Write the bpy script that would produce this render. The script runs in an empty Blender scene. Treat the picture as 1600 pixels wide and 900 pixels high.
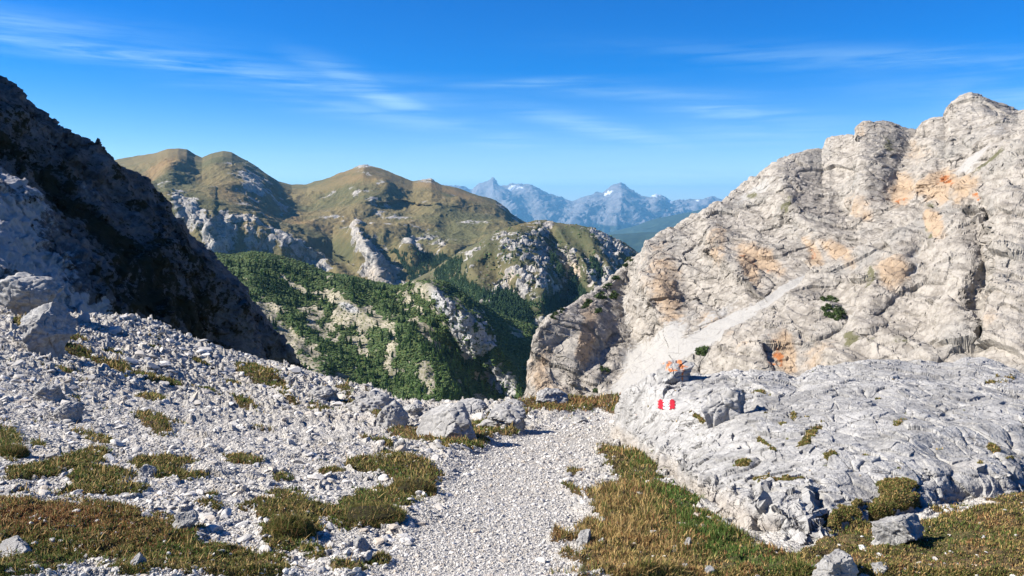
import bpy, math, random
import numpy as np
from math import radians as R_
from mathutils import Vector, Matrix

random.seed(7)
rng = np.random.default_rng(11)
SC = bpy.context.scene
COL = SC.collection

# ------------------------------------------------------------------ camera, world, sun, exposure
FPX = 1209.0                       # focal length in pixels of the 1600 px wide photograph
PITCH = R_(6.51)
EYE = np.array([0.0, 0.0, 1.6])
cam_d = bpy.data.cameras.new('camera')
cam_d.sensor_width = 36.0
cam_d.lens = 36.0 * FPX / 1600.0
cam_d.clip_start = 0.05
cam_d.clip_end = 150000.0
cam = bpy.data.objects.new('camera', cam_d)
COL.objects.link(cam)
cam.location = EYE
cam.rotation_euler = (math.pi / 2 - PITCH, 0, 0)
SC.camera = cam

SUN_EL = R_(37)
SUN_B = R_(2)                     # how far the sun stands behind the camera plane, on the left
to_sun = Vector((-math.cos(SUN_EL) * math.cos(SUN_B), -math.cos(SUN_EL) * math.sin(SUN_B), math.sin(SUN_EL)))
sun_d = bpy.data.lights.new('sun', 'SUN')
sun_d.energy = 5.0
sun_d.angle = R_(0.5)
sun_d.color = (1.0, 0.95, 0.87)
sun = bpy.data.objects.new('sun', sun_d)
COL.objects.link(sun)
sun.rotation_euler = to_sun.to_track_quat('Z', 'Y').to_euler()

W = bpy.data.worlds.new('World')
SC.world = W
W.use_nodes = True
SC.view_settings.view_transform = 'Standard'
SC.view_settings.look = 'None'
SC.view_settings.gamma = 1.0
SC.view_settings.exposure = 1.25
SC.cycles.max_bounces = 4
SC.cycles.diffuse_bounces = 2
SC.cycles.volume_bounces = 0
SC.cycles.transparent_max_bounces = 4
SKY_STRENGTH = 0.076


# ------------------------------------------------------------------ node helpers
class NT:
    def __init__(self, tree):
        self.t = tree
        self.l = tree.links

    def n(self, typ, props=None, ins=None):
        nd = self.t.nodes.new(typ)
        for k, v in (props or {}).items():
            setattr(nd, k, v)
        for k, v in (ins or {}).items():
            s = nd.inputs[k]
            if isinstance(v, bpy.types.NodeSocket):
                self.l.new(v, s)
            else:
                s.default_value = v
        return nd

    def math(self, op, a, b=0.0, clamp=False):
        return self.n('ShaderNodeMath', {'operation': op, 'use_clamp': clamp}, {0: a, 1: b}).outputs[0]

    def mix(self, f, a, b, mode='MIX'):
        nd = self.n('ShaderNodeMix', {'data_type': 'RGBA', 'blend_type': mode, 'clamp_factor': True})
        for i, v in ((0, f), (6, a), (7, b)):
            if isinstance(v, bpy.types.NodeSocket):
                self.l.new(v, nd.inputs[i])
            else:
                nd.inputs[i].default_value = v if i == 0 else (v if len(v) == 4 else (*v, 1))
        return nd.outputs[2]

    def step(self, x, a, b, lo=0.0, hi=1.0):
        return self.n('ShaderNodeMapRange', {'interpolation_type': 'SMOOTHSTEP'}, {0: x, 1: a, 2: b, 3: lo, 4: hi}).outputs[0]

    def noise(self, vec, scale, detail=6, rough=0.6, dist=0.0):
        return self.n('ShaderNodeTexNoise', {}, {'Vector': vec, 'Scale': scale, 'Detail': detail, 'Roughness': rough, 'Distortion': dist}).outputs[0]

    def voro(self, vec, scale, feature='F1', out=0):
        return self.n('ShaderNodeTexVoronoi', {'feature': feature}, {'Vector': vec, 'Scale': scale}).outputs[out]

    def mapv(self, vec, scale=(1, 1, 1), rot=(0, 0, 0)):
        return self.n('ShaderNodeMapping', {}, {'Vector': vec, 'Scale': scale, 'Rotation': rot}).outputs[0]


def new_mat(name):
    m = bpy.data.materials.new(name)
    m.use_nodes = True
    m.node_tree.nodes.clear()
    return m, NT(m.node_tree)


def finish(m, g, col, rough=0.9, bump=None, bump_strength=0.6, bump_dist=0.1, spec=0.2, extra=None):
    p = g.n('ShaderNodeBsdfPrincipled', {}, {'Base Color': col, 'Roughness': rough, 'Specular IOR Level': spec})
    if bump is not None:
        b = g.n('ShaderNodeBump', {}, {'Strength': bump_strength, 'Distance': bump_dist, 'Height': bump})
        g.l.new(b.outputs[0], p.inputs['Normal'])
    o = g.n('ShaderNodeOutputMaterial')
    g.l.new(p.outputs[0], o.inputs[0])
    return m


def objco(g):
    return g.n('ShaderNodeTexCoord').outputs['Object']


def attr(g, name='msk'):
    a = g.n('ShaderNodeAttribute', {'attribute_name': name})
    s = g.n('ShaderNodeSeparateColor', {}, {0: a.outputs['Color']})
    return s.outputs[0], s.outputs[1], s.outputs[2], a.outputs['Alpha']


# ------------------------------------------------------------------ sky
g = NT(W.node_tree)
W.node_tree.nodes.clear()
sky = g.n('ShaderNodeTexSky', {'sky_type': 'NISHITA', 'sun_disc': False, 'sun_elevation': SUN_EL,
                               'sun_rotation': math.atan2(to_sun.x, to_sun.y), 'altitude': 2500.0,
                               'air_density': 1.0, 'dust_density': 0.3, 'ozone_density': 3.0})
hsv = g.n('ShaderNodeHueSaturation', {}, {'Hue': 0.516, 'Saturation': 1.56, 'Value': 0.90, 'Color': sky.outputs[0]})
tc = g.n('ShaderNodeTexCoord')
sep = g.n('ShaderNodeSeparateXYZ', {}, {0: tc.outputs['Generated']})
zc = g.math('MAXIMUM', sep.outputs[2], 0.02)
zc = g.math('ADD', zc, 0.06)
u = g.math('DIVIDE', sep.outputs[0], zc)
v = g.math('DIVIDE', sep.outputs[1], zc)
cv = g.n('ShaderNodeCombineXYZ', {}, {0: u, 1: v, 2: 0.0}).outputs[0]
az = g.math('ARCTAN2', sep.outputs[0], sep.outputs[1])
el = sep.outputs[2]
cd = g.n('ShaderNodeCombineXYZ', {}, {0: az, 1: el, 2: 0.0}).outputs[0]
wisp = g.noise(g.mapv(cd, (3.2, 34, 1), (0, 0, 0.10)), 1.0, 9, 0.60, 0.9)
fib = g.noise(g.mapv(cd, (7, 120, 1), (0, 0, 0.16)), 1.0, 8, 0.62, 0.5)
cover = None
for px_, py_, rx_, ry_, an_, w_ in ((180, 112, 330, 13, 3, .62), (420, 128, 260, 16, 7, .55), (605, 157, 80, 15, 16, .8), (560, 135, 80, 18, 20, .55), (790, 222, 80, 16, 5, .6), (960, 208, 150, 14, 12, .75), (1140, 182, 90, 13, 6, .7),
                                    (850, 132, 130, 6, -2, .45), (1000, 262, 330, 30, 4, .55), (1180, 215, 120, 30, 0, .5), (520, 250, 160, 14, 0, .4), (1000, 150, 200, 10, 4, .3), (1400, 120, 300, 16, 5, .35), (620, 185, 260, 16, 8, .4), (-300, 90, 300, 20, 0, .8), (1800, 200, 250, 30, 8, .6)):
    a0, e0 = math.atan((px_ - 800) / 1209), (312 - py_) / 1240
    ca_, sa_ = math.cos(R_(-an_)), math.sin(R_(-an_))
    dx_ = g.math('SUBTRACT', az, a0); dy_ = g.math('SUBTRACT', el, e0)
    u_ = g.math('MULTIPLY', g.math('ADD', g.math('MULTIPLY', dx_, ca_), g.math('MULTIPLY', dy_, sa_)), 1209 / rx_)
    v_ = g.math('MULTIPLY', g.math('ADD', g.math('MULTIPLY', dx_, -sa_), g.math('MULTIPLY', dy_, ca_)), 1209 / ry_)
    r2_ = g.math('ADD', g.math('MULTIPLY', u_, u_), g.math('MULTIPLY', v_, v_))
    e_ = g.math('MULTIPLY', g.math('EXPONENT', g.math('MULTIPLY', r2_, -1.0)), w_)
    cover = e_ if cover is None else g.math('MAXIMUM', cover, e_)
cl = g.math('ADD', g.math('MULTIPLY', wisp, .55), g.math('MULTIPLY', fib, .45))
cl = g.math('MULTIPLY', g.step(cl, 0.36, 0.62), g.math('MULTIPLY', cover, 1.25), True)
skyc = g.mix(g.math('MULTIPLY', cl, 0.85), hsv.outputs[0], (2.6, 4.4, 6.0, 1))
bg = g.n('ShaderNodeBackground', {}, {'Color': skyc, 'Strength': SKY_STRENGTH})
wo = g.n('ShaderNodeOutputWorld')
g.l.new(bg.outputs[0], wo.inputs[0])

# ------------------------------------------------------------------ numpy noise
_p = np.random.default_rng(3).permutation(256).astype(np.int32)
PERM = np.concatenate([_p, _p, _p])
_gr = np.random.default_rng(5).normal(size=(256, 3)).astype(np.float32)
GRAD = _gr / np.linalg.norm(_gr, axis=1, keepdims=True)


from concurrent.futures import ThreadPoolExecutor
POOL = ThreadPoolExecutor(8)


def threaded(fn):
    def wrap(p, *a, **k):
        if len(p) < 30000:
            return fn(p, *a, **k)
        n_ = max(8, len(p) // 40000)
        parts = np.array_split(p, n_)
        res = list(POOL.map(lambda c: fn(c, *a, **k), parts))
        if isinstance(res[0], tuple):
            return tuple(np.concatenate(r) for r in zip(*res))
        return np.concatenate(res)
    return wrap


@threaded
def perlin(p):
    p = p.astype(np.float32)
    i = np.floor(p)
    f = p - i
    i = i.astype(np.int32) & 255
    w = f * f * f * (f * (f * 6 - 15) + 10)
    out = np.zeros(len(p), np.float32)
    for dx in (0, 1):
        wx = w[:, 0] if dx else 1 - w[:, 0]
        hx = PERM[(i[:, 0] + dx) & 255]
        for dy in (0, 1):
            wy = w[:, 1] if dy else 1 - w[:, 1]
            hy = PERM[hx + ((i[:, 1] + dy) & 255)]
            for dz in (0, 1):
                wz = w[:, 2] if dz else 1 - w[:, 2]
                h = PERM[hy + ((i[:, 2] + dz) & 255)]
                gv = GRAD[h]
                d = gv[:, 0] * (f[:, 0] - dx) + gv[:, 1] * (f[:, 1] - dy) + gv[:, 2] * (f[:, 2] - dz)
                out += wx * wy * wz * d
    return out * 1.6


def fbm(p, octv=5, gain=0.5, lac=2.03, off=0.0):
    a, s, r = 1.0, 0.0, np.zeros(len(p), np.float32)
    q = p + off
    for _ in range(octv):
        r += a * perlin(q)
        s += a
        a *= gain
        q = q * lac + 17.31
    return r / s


def ridged(p, octv=5, gain=0.5, lac=2.1, off=0.0):
    a, s, r = 1.0, 0.0, np.zeros(len(p), np.float32)
    q = p + off
    w = 1.0
    for _ in range(octv):
        n = 1 - np.abs(perlin(q))
        n = n * n
        r += a * n * w
        w = np.clip(n * 1.6, 0, 1)
        s += a
        a *= gain
        q = q * lac + 9.7
    return r / s * 2 - 1


@threaded
def facets(p, tilt=1.0, seed=0):
    """Nearest-cell noise with a tilted plane per cell: blocky broken rock. Returns height and edge distance."""
    p = p.astype(np.float32)
    i = np.floor(p).astype(np.int32)
    f = p - i
    d1 = np.full(len(p), 9.0, np.float32)
    d2 = np.full(len(p), 9.0, np.float32)
    hb = np.zeros(len(p), np.int32)
    db = np.zeros((len(p), 3), np.float32)
    r = np.random.default_rng(100 + seed)
    jit = r.random((256, 3)).astype(np.float32)
    dirs = r.normal(size=(256, 3)).astype(np.float32)
    offs = r.uniform(-1, 1, 256).astype(np.float32)
    for dx in (-1, 0, 1):
        for dy in (-1, 0, 1):
            for dz in (-1, 0, 1):
                h = PERM[PERM[PERM[(i[:, 0] + dx) & 255] + ((i[:, 1] + dy) & 255)] + ((i[:, 2] + dz) & 255)]
                v = jit[h]
                dl = f - v - np.array([dx, dy, dz], np.float32)
                d = (dl * dl).sum(1)
                m = d < d1
                d2 = np.where(m, d1, np.minimum(d2, d))
                d1 = np.where(m, d, d1)
                hb = np.where(m, h, hb)
                db[m] = dl[m]
    hgt = offs[hb] * 0.6 + tilt * (db * dirs[hb]).sum(1)
    return hgt, np.sqrt(d2) - np.sqrt(d1)


def sstep(x, a, b):
    t = np.clip((x - a) / (b - a), 0, 1)
    return t * t * (3 - 2 * t)


# ------------------------------------------------------------------ pixel rays of the photograph -> points in the place
CP, SP = math.cos(PITCH), math.sin(PITCH)


def ray(px, py):
    px = np.asarray(px, float)
    py = np.asarray(py, float)
    cx = (px - 800) / FPX
    cy = -(py - 450) / FPX
    y = CP + cy * SP
    z = -SP + cy * CP
    return np.stack([cx / y, np.ones_like(y), z / y], -1)       # per metre of distance along +Y


def at(px, py, d):
    return EYE + ray(px, py) * np.asarray(d, float)[..., None]


def depth_for_z(px, py, z):
    return (np.asarray(z, float) - EYE[2]) / ray(px, py)[..., 2]


def topix(P):
    q = P - EYE
    f = q[..., 1] * CP - q[..., 2] * SP
    u_ = q[..., 1] * SP + q[..., 2] * CP
    return 800 + FPX * q[..., 0] / f, 450 - FPX * u_ / f


def blur(a, s, axis):
    if s <= 0:
        return a
    n = int(3 * s) + 1
    k = np.exp(-0.5 * (np.arange(-n, n + 1) / s) ** 2)
    k /= k.sum()
    pad = [(0, 0), (0, 0)]
    pad[axis] = (n, n)
    b = np.pad(a, pad, mode='edge')
    return np.apply_along_axis(lambda v_: np.convolve(v_, k, 'valid'), axis, b)


def loft(px0, px1, nx, lines, nts, sx=4, st=4, z=False):
    """lines: knots (px, py, distance or height), from near/low to far/high. Returns grids PX, PY, D and T (0..number of spans)."""
    pxs = np.linspace(px0, px1, nx)
    py, dd = [], []
    for L in lines:
        L = np.array(sorted(L), float)
        y = np.interp(pxs, L[:, 0], L[:, 1])
        d = np.interp(pxs, L[:, 0], L[:, 2])
        if z:
            d = np.where(d > 0.9, d, depth_for_z(pxs, y, d))     # values above 0.9 are distances, below are heights
        py.append(y)
        dd.append(np.log(d))
    rows_y, rows_d, rows_t = [], [], []
    for k, n in enumerate(nts):
        t = np.linspace(0, 1, n, endpoint=(k == len(nts) - 1))[:, None]
        rows_y.append(py[k] * (1 - t) + py[k + 1] * t)
        rows_d.append(dd[k] * (1 - t) + dd[k + 1] * t)
        rows_t.append(k + t + 0 * py[k])
    PY, D, T = np.concatenate(rows_y), np.concatenate(rows_d), np.concatenate(rows_t)
    D = blur(blur(D, st, 0), sx, 1)
    return np.tile(pxs, (len(PY), 1)), PY, np.exp(D), T


def poly_dist(PX, PY, pts):
    best = np.full(PX.shape, 1e9)
    side = np.zeros(PX.shape)
    along = np.zeros(PX.shape)
    for k, ((x0, y0), (x1, y1)) in enumerate(zip(pts[:-1], pts[1:])):
        vx, vy = x1 - x0, y1 - y0
        L2 = vx * vx + vy * vy
        t = np.clip(((PX - x0) * vx + (PY - y0) * vy) / L2, 0, 1)
        dx, dy = PX - x0 - t * vx, PY - y0 - t * vy
        d = np.hypot(dx, dy)
        m = d < best
        best = np.where(m, d, best)
        side = np.where(m, np.sign(vx * (PY - y0) - vy * (PX - x0)), side)
        along = np.where(m, (k + t) / (len(pts) - 1), along)
    return best, side, along


def strokes(PX, PY, D, lst):
    """ribs (amp > 0 comes nearer) and gullies (amp < 0) along polylines; wl and wr are the widths left and right of the stroke."""
    for pts, wl, wr, amp in lst:
        b, s, al = poly_dist(PX, PY, pts)
        w = np.where(s > 0, wl, wr)
        D = D * (1 - amp * np.exp(-(b / w) ** 2 / (1 + .5 * b / w) * 1.2) * np.sin(np.pi * np.clip(al * 0.9 + 0.07, 0, 1)) ** 0.5)
    return D


def warp(PX, PY, s, a, off=0.0):
    q = np.stack([PX.ravel() / s, PY.ravel() / s, np.full(PX.size, off)], 1)
    return PX + a * fbm(q, 4, .55).reshape(PX.shape), PY + a * .7 * fbm(q + 31.7, 4, .55).reshape(PX.shape)


def ell(PX, PY, lst):
    out = np.zeros(PX.shape)
    for cx, cy, rx, ry, ang, w in lst:
        c, s = math.cos(R_(ang)), math.sin(R_(ang))
        dx, dy = PX - cx, PY - cy
        u_ = (dx * c + dy * s) / rx
        v_ = (-dx * s + dy * c) / ry
        out = np.maximum(out, w * np.exp(-0.9 * np.clip(u_ * u_ + v_ * v_ - 0.12, 0, 9)))
    return out


def gnormals(P):
    du = np.gradient(P, axis=1)
    dv = np.gradient(P, axis=0)
    n = np.cross(du, dv)
    n /= np.linalg.norm(n, axis=-1, keepdims=True) + 1e-12
    flip = (n * (EYE - P)).sum(-1) < 0
    # orient the whole sheet one way: the majority decides
    if flip.mean() > 0.5:
        n = -n
    return n


def displace(P, hfun, amp):
    n = gnormals(P)
    h = hfun(P.reshape(-1, 3)).reshape(P.shape[:2])
    return P + n * (h * amp)[..., None]


def mesh_from(name, V, F, mats, attrs=None, smooth=True, parent=None, matidx=None, link=True):
    """F: (n,3) or (n,4) int array"""
    me = bpy.data.meshes.new(name)
    V = np.ascontiguousarray(V, np.float32)
    F = np.ascontiguousarray(F, np.int32)
    k = F.shape[1]
    me.vertices.add(len(V))
    me.vertices.foreach_set('co', V.ravel())
    me.loops.add(F.size)
    me.loops.foreach_set('vertex_index', F.ravel())
    me.polygons.add(len(F))
    me.polygons.foreach_set('loop_start', np.arange(0, F.size, k, dtype=np.int32))
    me.polygons.foreach_set('loop_total', np.full(len(F), k, np.int32))
    me.polygons.foreach_set('use_smooth', np.full(len(F), smooth))
    for m in (mats if isinstance(mats, (list, tuple)) else [mats]):
        me.materials.append(m)
    if matidx is not None:
        me.polygons.foreach_set('material_index', np.ascontiguousarray(matidx, np.int32))
    for an, av in (attrs or {}).items():
        a = me.attributes.new(an, 'FLOAT_COLOR', 'POINT')
        av = np.asarray(av, np.float32)
        if av.shape[1] == 3:
            av = np.concatenate([av, np.ones((len(av), 1), np.float32)], 1)
        a.data.foreach_set('color', np.ascontiguousarray(av).ravel())
    me.update(calc_edges=True)
    if not link:
        return me
    o = bpy.data.objects.new(name, me)
    COL.objects.link(o)
    if parent is not None:
        o.parent = parent
    return o


def grid_faces(nt, nx):
    idx = np.arange(nt * nx).reshape(nt, nx)
    return np.stack([idx[:-1, :-1], idx[:-1, 1:], idx[1:, 1:], idx[1:, :-1]], -1)


def grid_obj(name, P, mat, msk=None, keep=None, smooth=True):
    nt, nx = P.shape[:2]
    F = grid_faces(nt, nx)
    V = P.reshape(-1, 3)
    # outward winding: towards the eye for most faces
    a = V[F[::7, ::7, 1].ravel()] - V[F[::7, ::7, 0].ravel()]
    b = V[F[::7, ::7, 3].ravel()] - V[F[::7, ::7, 0].ravel()]
    nn = np.cross(a, b)
    if ((nn * (EYE - V[F[::7, ::7, 0].ravel()])).sum(1) < 0).mean() > 0.5:
        F = F[..., ::-1]
    F = F.reshape(-1, 4)
    M = None if msk is None else msk.reshape(-1, msk.shape[-1])
    if keep is not None:
        F = F[keep.ravel()]
        used, inv = np.unique(F.ravel(), return_inverse=True)
        F = inv.reshape(-1, 4)
        V = V[used]
        M = None if M is None else M[used]
    return mesh_from(name, V, F, mat, None if M is None else {'msk': M}, smooth)


def tag(o, label=None, cat=None, group=None, kind=None):
    if label: o['label'] = label
    if cat: o['category'] = cat
    if group: o['group'] = group
    if kind: o['kind'] = kind
    return o


def structure(o):
    o['kind'] = 'structure'
    return o


# ------------------------------------------------------------------ materials
def rock_material(name, light, dark, warm, scale, grass=(0.10, 0.085, 0.035), scree=(0.5, 0.48, 0.45),
                  bump=0.6, bump_dist=0.3, streak=0.0, g_noise=0.35, grass2=None, fine=1.0):
    """R of msk = turf, G = warm orange stain, B = bare scree, A = bare rock shade"""
    m, g = new_mat(name)
    co = objco(g)
    r_, gg, b_, al = attr(g)
    n1 = g.noise(co, scale, 9, 0.62)
    n2 = g.noise(co, scale * 6, 8, 0.68)
    vz = g.noise(g.mapv(co, (1, 1, 0.18)), scale * 3, 7, 0.6)
    f = g.math('ADD', g.math('MULTIPLY', n1, 0.5), g.math('ADD', g.math('MULTIPLY', n2, 0.5), g.math('MULTIPLY', g.math('SUBTRACT', vz, 0.5), streak)))
    rock = g.mix(g.step(f, 0.36, 0.62), dark, light)
    warmf = g.math('ADD', gg, g.math('MULTIPLY', g.math('SUBTRACT', g.math('ADD', g.math('MULTIPLY', n1, .5), g.math('MULTIPLY', vz, .5)), 0.5), 1.6))
    rock = g.mix(g.math('MULTIPLY', g.step(warmf, 0.32, 0.75), 0.85), rock, warm)
    sc = g.mix(g.step(n2, 0.35, 0.65), [c * 0.86 for c in scree], scree)
    scf = g.math('ADD', b_, g.math('MULTIPLY', g.math('SUBTRACT', n2, 0.5), 1.2))
    rock = g.mix(g.step(scf, 0.35, 0.62), rock, sc)
    grass2 = grass2 or [c * 0.6 for c in grass]
    n3 = g.noise(co, scale * 2.2, 7, 0.6)
    gc = g.mix(g.step(n3, 0.35, 0.65), grass2, grass)
    gf = g.math('ADD', r_, g.math('MULTIPLY', g.math('SUBTRACT', g.math('ADD', g.math('MULTIPLY', n2, .6), g.math('MULTIPLY', n3, .4)), 0.5), g_noise * 6))
    c = g.mix(g.step(gf, 0.40, 0.60), rock, gc)
    h = g.math('ADD', g.math('MULTIPLY', n2, 1.0), g.math('MULTIPLY', g.noise(co, scale * 30, 5, 0.7), 0.35 * fine))
    return finish(m, g, c, 0.93, h, bump, bump_dist, 0.12)


def stone_material(name, a, b, c, scale=6.0):
    """pale limestone pieces, a tint per piece in msk"""
    m, g = new_mat(name)
    co = objco(g)
    r_, gg, b_, al = attr(g)
    n = g.noise(co, scale, 6, 0.65)
    k = g.mix(r_, a, b)
    k = g.mix(g.math('MULTIPLY', g.step(gg, 0.7, 1.0), 0.8), k, c)
    k = g.mix(g.math('MULTIPLY', g.step(n, 0.42, 0.7), 0.35), k, [x * 0.6 for x in a])
    n2 = g.noise(co, scale * 9, 4, 0.7)
    return finish(m, g, k, 0.85, n2, 0.5, 0.01, 0.2)


def leaf_material(name, trans=0.0, rough=0.7):
    """blade or leaf colour comes from msk"""
    m, g = new_mat(name)
    a = g.n('ShaderNodeAttribute', {'attribute_name': 'msk'})
    p = g.n('ShaderNodeBsdfPrincipled', {}, {'Base Color': a.outputs['Color'], 'Roughness': rough, 'Specular IOR Level': 0.15})
    o = g.n('ShaderNodeOutputMaterial')
    if trans > 0:
        t = g.n('ShaderNodeBsdfTranslucent', {}, {'Color': a.outputs['Color']})
        mx = g.n('ShaderNodeMixShader', {}, {0: trans, 1: p.outputs[0], 2: t.outputs[0]})
        g.l.new(mx.outputs[0], o.inputs[0])
    else:
        g.l.new(p.outputs[0], o.inputs[0])
    return m


def plain(name, col, rough=0.8, noise_scale=20, amt=0.25):
    m, g = new_mat(name)
    co = objco(g)
    n = g.noise(co, noise_scale, 5, 0.6)
    c = g.mix(g.step(n, 0.3, 0.7), [x * (1 - amt) for x in col], col)
    return finish(m, g, c, rough, n, 0.2, 0.005)


M_leaf = leaf_material('foliage', 0.25)
M_needle = leaf_material('needles', 0.0)

#@@TERRAIN
# ------------------------------------------------------------------ far air and valley floor
m, g = new_mat('valley_ground')
co = objco(g)
n = g.noise(co, 0.0006, 8, 0.6)
finish(m, g, g.mix(g.step(n, 0.4, 0.6), (0.03, 0.05, 0.02), (0.09, 0.10, 0.05)), 0.95)
xs = np.array([-70000.0, 70000.0]); ys = np.array([-3000.0, 66000.0])
VF = np.array([[xs[0], ys[0], -1600], [xs[1], ys[0], -1600], [xs[1], ys[1], -1600], [xs[0], ys[1], -1600]])
structure(mesh_from('valley_floor', VF, np.array([[0, 1, 2, 3]]), m, smooth=False))

# haze: one closed box round camera, ground and mountains
m, g = new_mat('air')
pv = g.n('ShaderNodeVolumePrincipled', {}, {'Color': (0.22, 0.60, 1.0, 1), 'Density': 2.3e-5, 'Anisotropy': 0.1})
o = g.n('ShaderNodeOutputMaterial')
g.l.new(pv.outputs[0], o.inputs['Volume'])
hx0, hx1, hy0, hy1, hz0, hz1 = -71000, 71000, -3500, 67000, -1602, 1150
HV = np.array([[x, y, z] for z in (hz0, hz1) for y in (hy0, hy1) for x in (hx0, hx1)], float)
HF = np.array([[0, 2, 3, 1], [4, 5, 7, 6], [0, 1, 5, 4], [2, 6, 7, 3], [0, 4, 6, 2], [1, 3, 7, 5]])
hz = mesh_from('haze', HV, HF, m, smooth=False)
hz['kind'] = 'stuff'

# ---- farthest snow-dotted range
far = [(-400, 300), (0, 292), (300, 300), (600, 296), (690, 291), (705, 289), (722, 294), (738, 300), (752, 288), (770, 279), (782, 290),
       (800, 290), (815, 291), (825, 289), (845, 296), (862, 306), (880, 313), (895, 312), (912, 305), (930, 301), (945, 305),
       (958, 293), (971, 283), (985, 294), (1000, 305), (1015, 311), (1024, 306), (1035, 311), (1046, 316), (1060, 314), (1085, 315), (1112, 309), (1130, 312),
       (1200, 300), (1400, 310), (1700, 300), (2000, 305)]
bot = [(-400, 430, 24000), (2000, 430, 24000)]
mid = [(-400, 345, 29000), (700, 345, 29000), (960, 350, 28000), (2000, 345, 29000)]
PX, PY, D, T = loft(-400, 2000, 1500, [bot, mid, [(a, b, 33000) for a, b in far], [(a, b + 60, 42000) for a, b in far]], [50, 170, 40], 6, 6)
D = strokes(PX, PY, D, [([(770, 283), (790, 320), (800, 365)], 14, 22, 0.05), ([(825, 289), (850, 330), (872, 362)], 14, 22, 0.05),
                        ([(971, 288), (975, 320), (960, 365)], 25, 40, 0.07), ([(930, 301), (910, 335), (900, 360)], 18, 26, 0.05),
                        ([(1112, 309), (1080, 330)], 14, 20, 0.04), ([(1024, 308), (1030, 340)], 14, 20, 0.04)])
P = at(PX, PY, D)
fall = np.array([1.0, 1.0, 0.45])
damp = np.where(T > 2, 0.2, 1.0)
P = displace(P, lambda q: ridged(q * fall / 1900.0, 8, 0.66) * 0.9 + fbm(q / 400.0, 4, .6) * 0.25, 520 * damp * (0.35 + 0.65 * np.clip(2.1 - T, 0, 1)))
z = P[..., 2]
sn = fbm(P.reshape(-1, 3) / 900.0, 4).reshape(z.shape)
snow = ell(PX, PY, [(812, 295, 8, 3, 10, .8), (800, 293, 8, 3, 0, .8), (953, 305, 9, 3, -20, 1), (970, 293, 4, 3, 10, .6), (1022, 310, 8, 3, 0, .8), (1046, 317, 6, 3, 0, 1),
                        (1075, 318, 6, 2, 0, .7), (1090, 317, 5, 2, 0, .7), (975, 330, 10, 4, 30, .3)])
snow = np.clip(snow * 1.2 + sn * 0.6 - 0.22, 0, 1)
turf = sstep(PY, 340, 365) + sn * 0.3
msk = np.stack([np.clip(turf, 0, 1), z * 0, snow, z * 0 + 1], -1)
M = rock_material('distant_rock', (0.20, 0.19, 0.19), (0.09, 0.09, 0.095), (0.3, 0.27, 0.24), 0.0012, grass=(0.05, 0.06, 0.03),
                  scree=(0.65, 0.67, 0.7), bump=0.8, bump_dist=60, g_noise=0.1)
structure(grid_obj('distant_mountains', P, M, msk))

# ---- dark wooded ridges in front of it
M = rock_material('distant_wooded_slope', (0.05, 0.06, 0.04), (0.03, 0.04, 0.025), (0.05, 0.05, 0.03), 0.003, grass=(0.035, 0.05, 0.022),
                  scree=(0.1, 0.1, 0.05), bump=0.5, bump_dist=15, g_noise=0.2)
for nm, tl, d0, d1 in (('distant_hills', [(700, 400), (880, 372), (950, 364), (975, 357), (1000, 350), (1030, 340), (1060, 334), (1085, 329), (1110, 322), (1200, 312), (1500, 300)], 14000, 20000),
                       ('wooded_hills', [(700, 420), (900, 380), (960, 366), (1010, 364), (1060, 358), (1130, 340), (1200, 330), (1500, 320)], 10000, 13000)):
    PX, PY, D, T = loft(700, 1500, 300, [[(a, 460, d0) for a, b in tl], [(a, b, d1) for a, b in tl], [(a, b + 50, d1 * 1.3) for a, b in tl]], [80, 20], 8, 5)
    P = displace(at(PX, PY, D), lambda q: ridged(q * fall / 1500.0, 6), 120 * np.where(T > 0.9, 0.15, 1.0))
    msk = np.zeros(PX.shape + (4,)); msk[..., 0] = 1
    structure(grid_obj(nm, P, M, msk))

# ---- green-brown mountains of the middle distance
summit = [(-200, 300), (100, 268), (185, 249), (215, 244), (245, 240), (262, 234), (278, 232), (292, 234), (304, 242), (316, 246), (330, 240), (348, 236), (362, 238), (385, 250),
          (410, 268), (435, 282), (456, 288), (480, 288), (510, 278), (540, 268), (555, 261), (568, 256), (582, 260), (600, 266), (625, 276), (645, 283), (660, 281), (674, 281), (690, 289),
          (712, 294), (735, 302), (755, 308), (775, 314), (790, 324), (800, 336), (815, 345), (830, 352), (850, 354), (900, 372), (1000, 420), (1100, 460)]
B_shelf = [(-200, 330, 2700), (185, 300, 2650), (270, 300, 2600), (330, 308, 2600), (400, 330, 2600), (455, 346, 2650), (520, 350, 2750), (600, 352, 2700), (700, 368, 2600), (800, 366, 2500), (1100, 480, 2500)]
B_top = [(-200, 345, 2420), (185, 310, 2400), (260, 308, 2380), (300, 323, 2350), (345, 335, 2300), (400, 350, 2320), (450, 366, 2350), (480, 368, 2400), (520, 388, 2420), (560, 352, 2400), (600, 358, 2400), (640, 380, 2380), (700, 385, 2380), (800, 380, 2350), (1100, 490, 2300)]
B_base = [(-200, 420, 2150), (265, 345, 2180), (330, 397, 2100), (380, 408, 2150), (450, 418, 2180), (540, 440, 2150), (600, 455, 2100), (650, 440, 2150), (700, 412, 2200), (740, 408, 2250), (800, 410, 2200), (1100, 520, 2200)]
B_bot = [(-200, 620, 1900), (1100, 620, 1900)]
PX, PY, D, T = loft(-200, 1100, 1300, [B_bot, B_base, B_top, B_shelf, [(a, b, 3500) for a, b in summit], [(a, b + 70, 4600) for a, b in summit]], [50, 130, 60, 200, 24], 6, 24)
WX, WY = warp(PX, PY, 70, 16)
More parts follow.
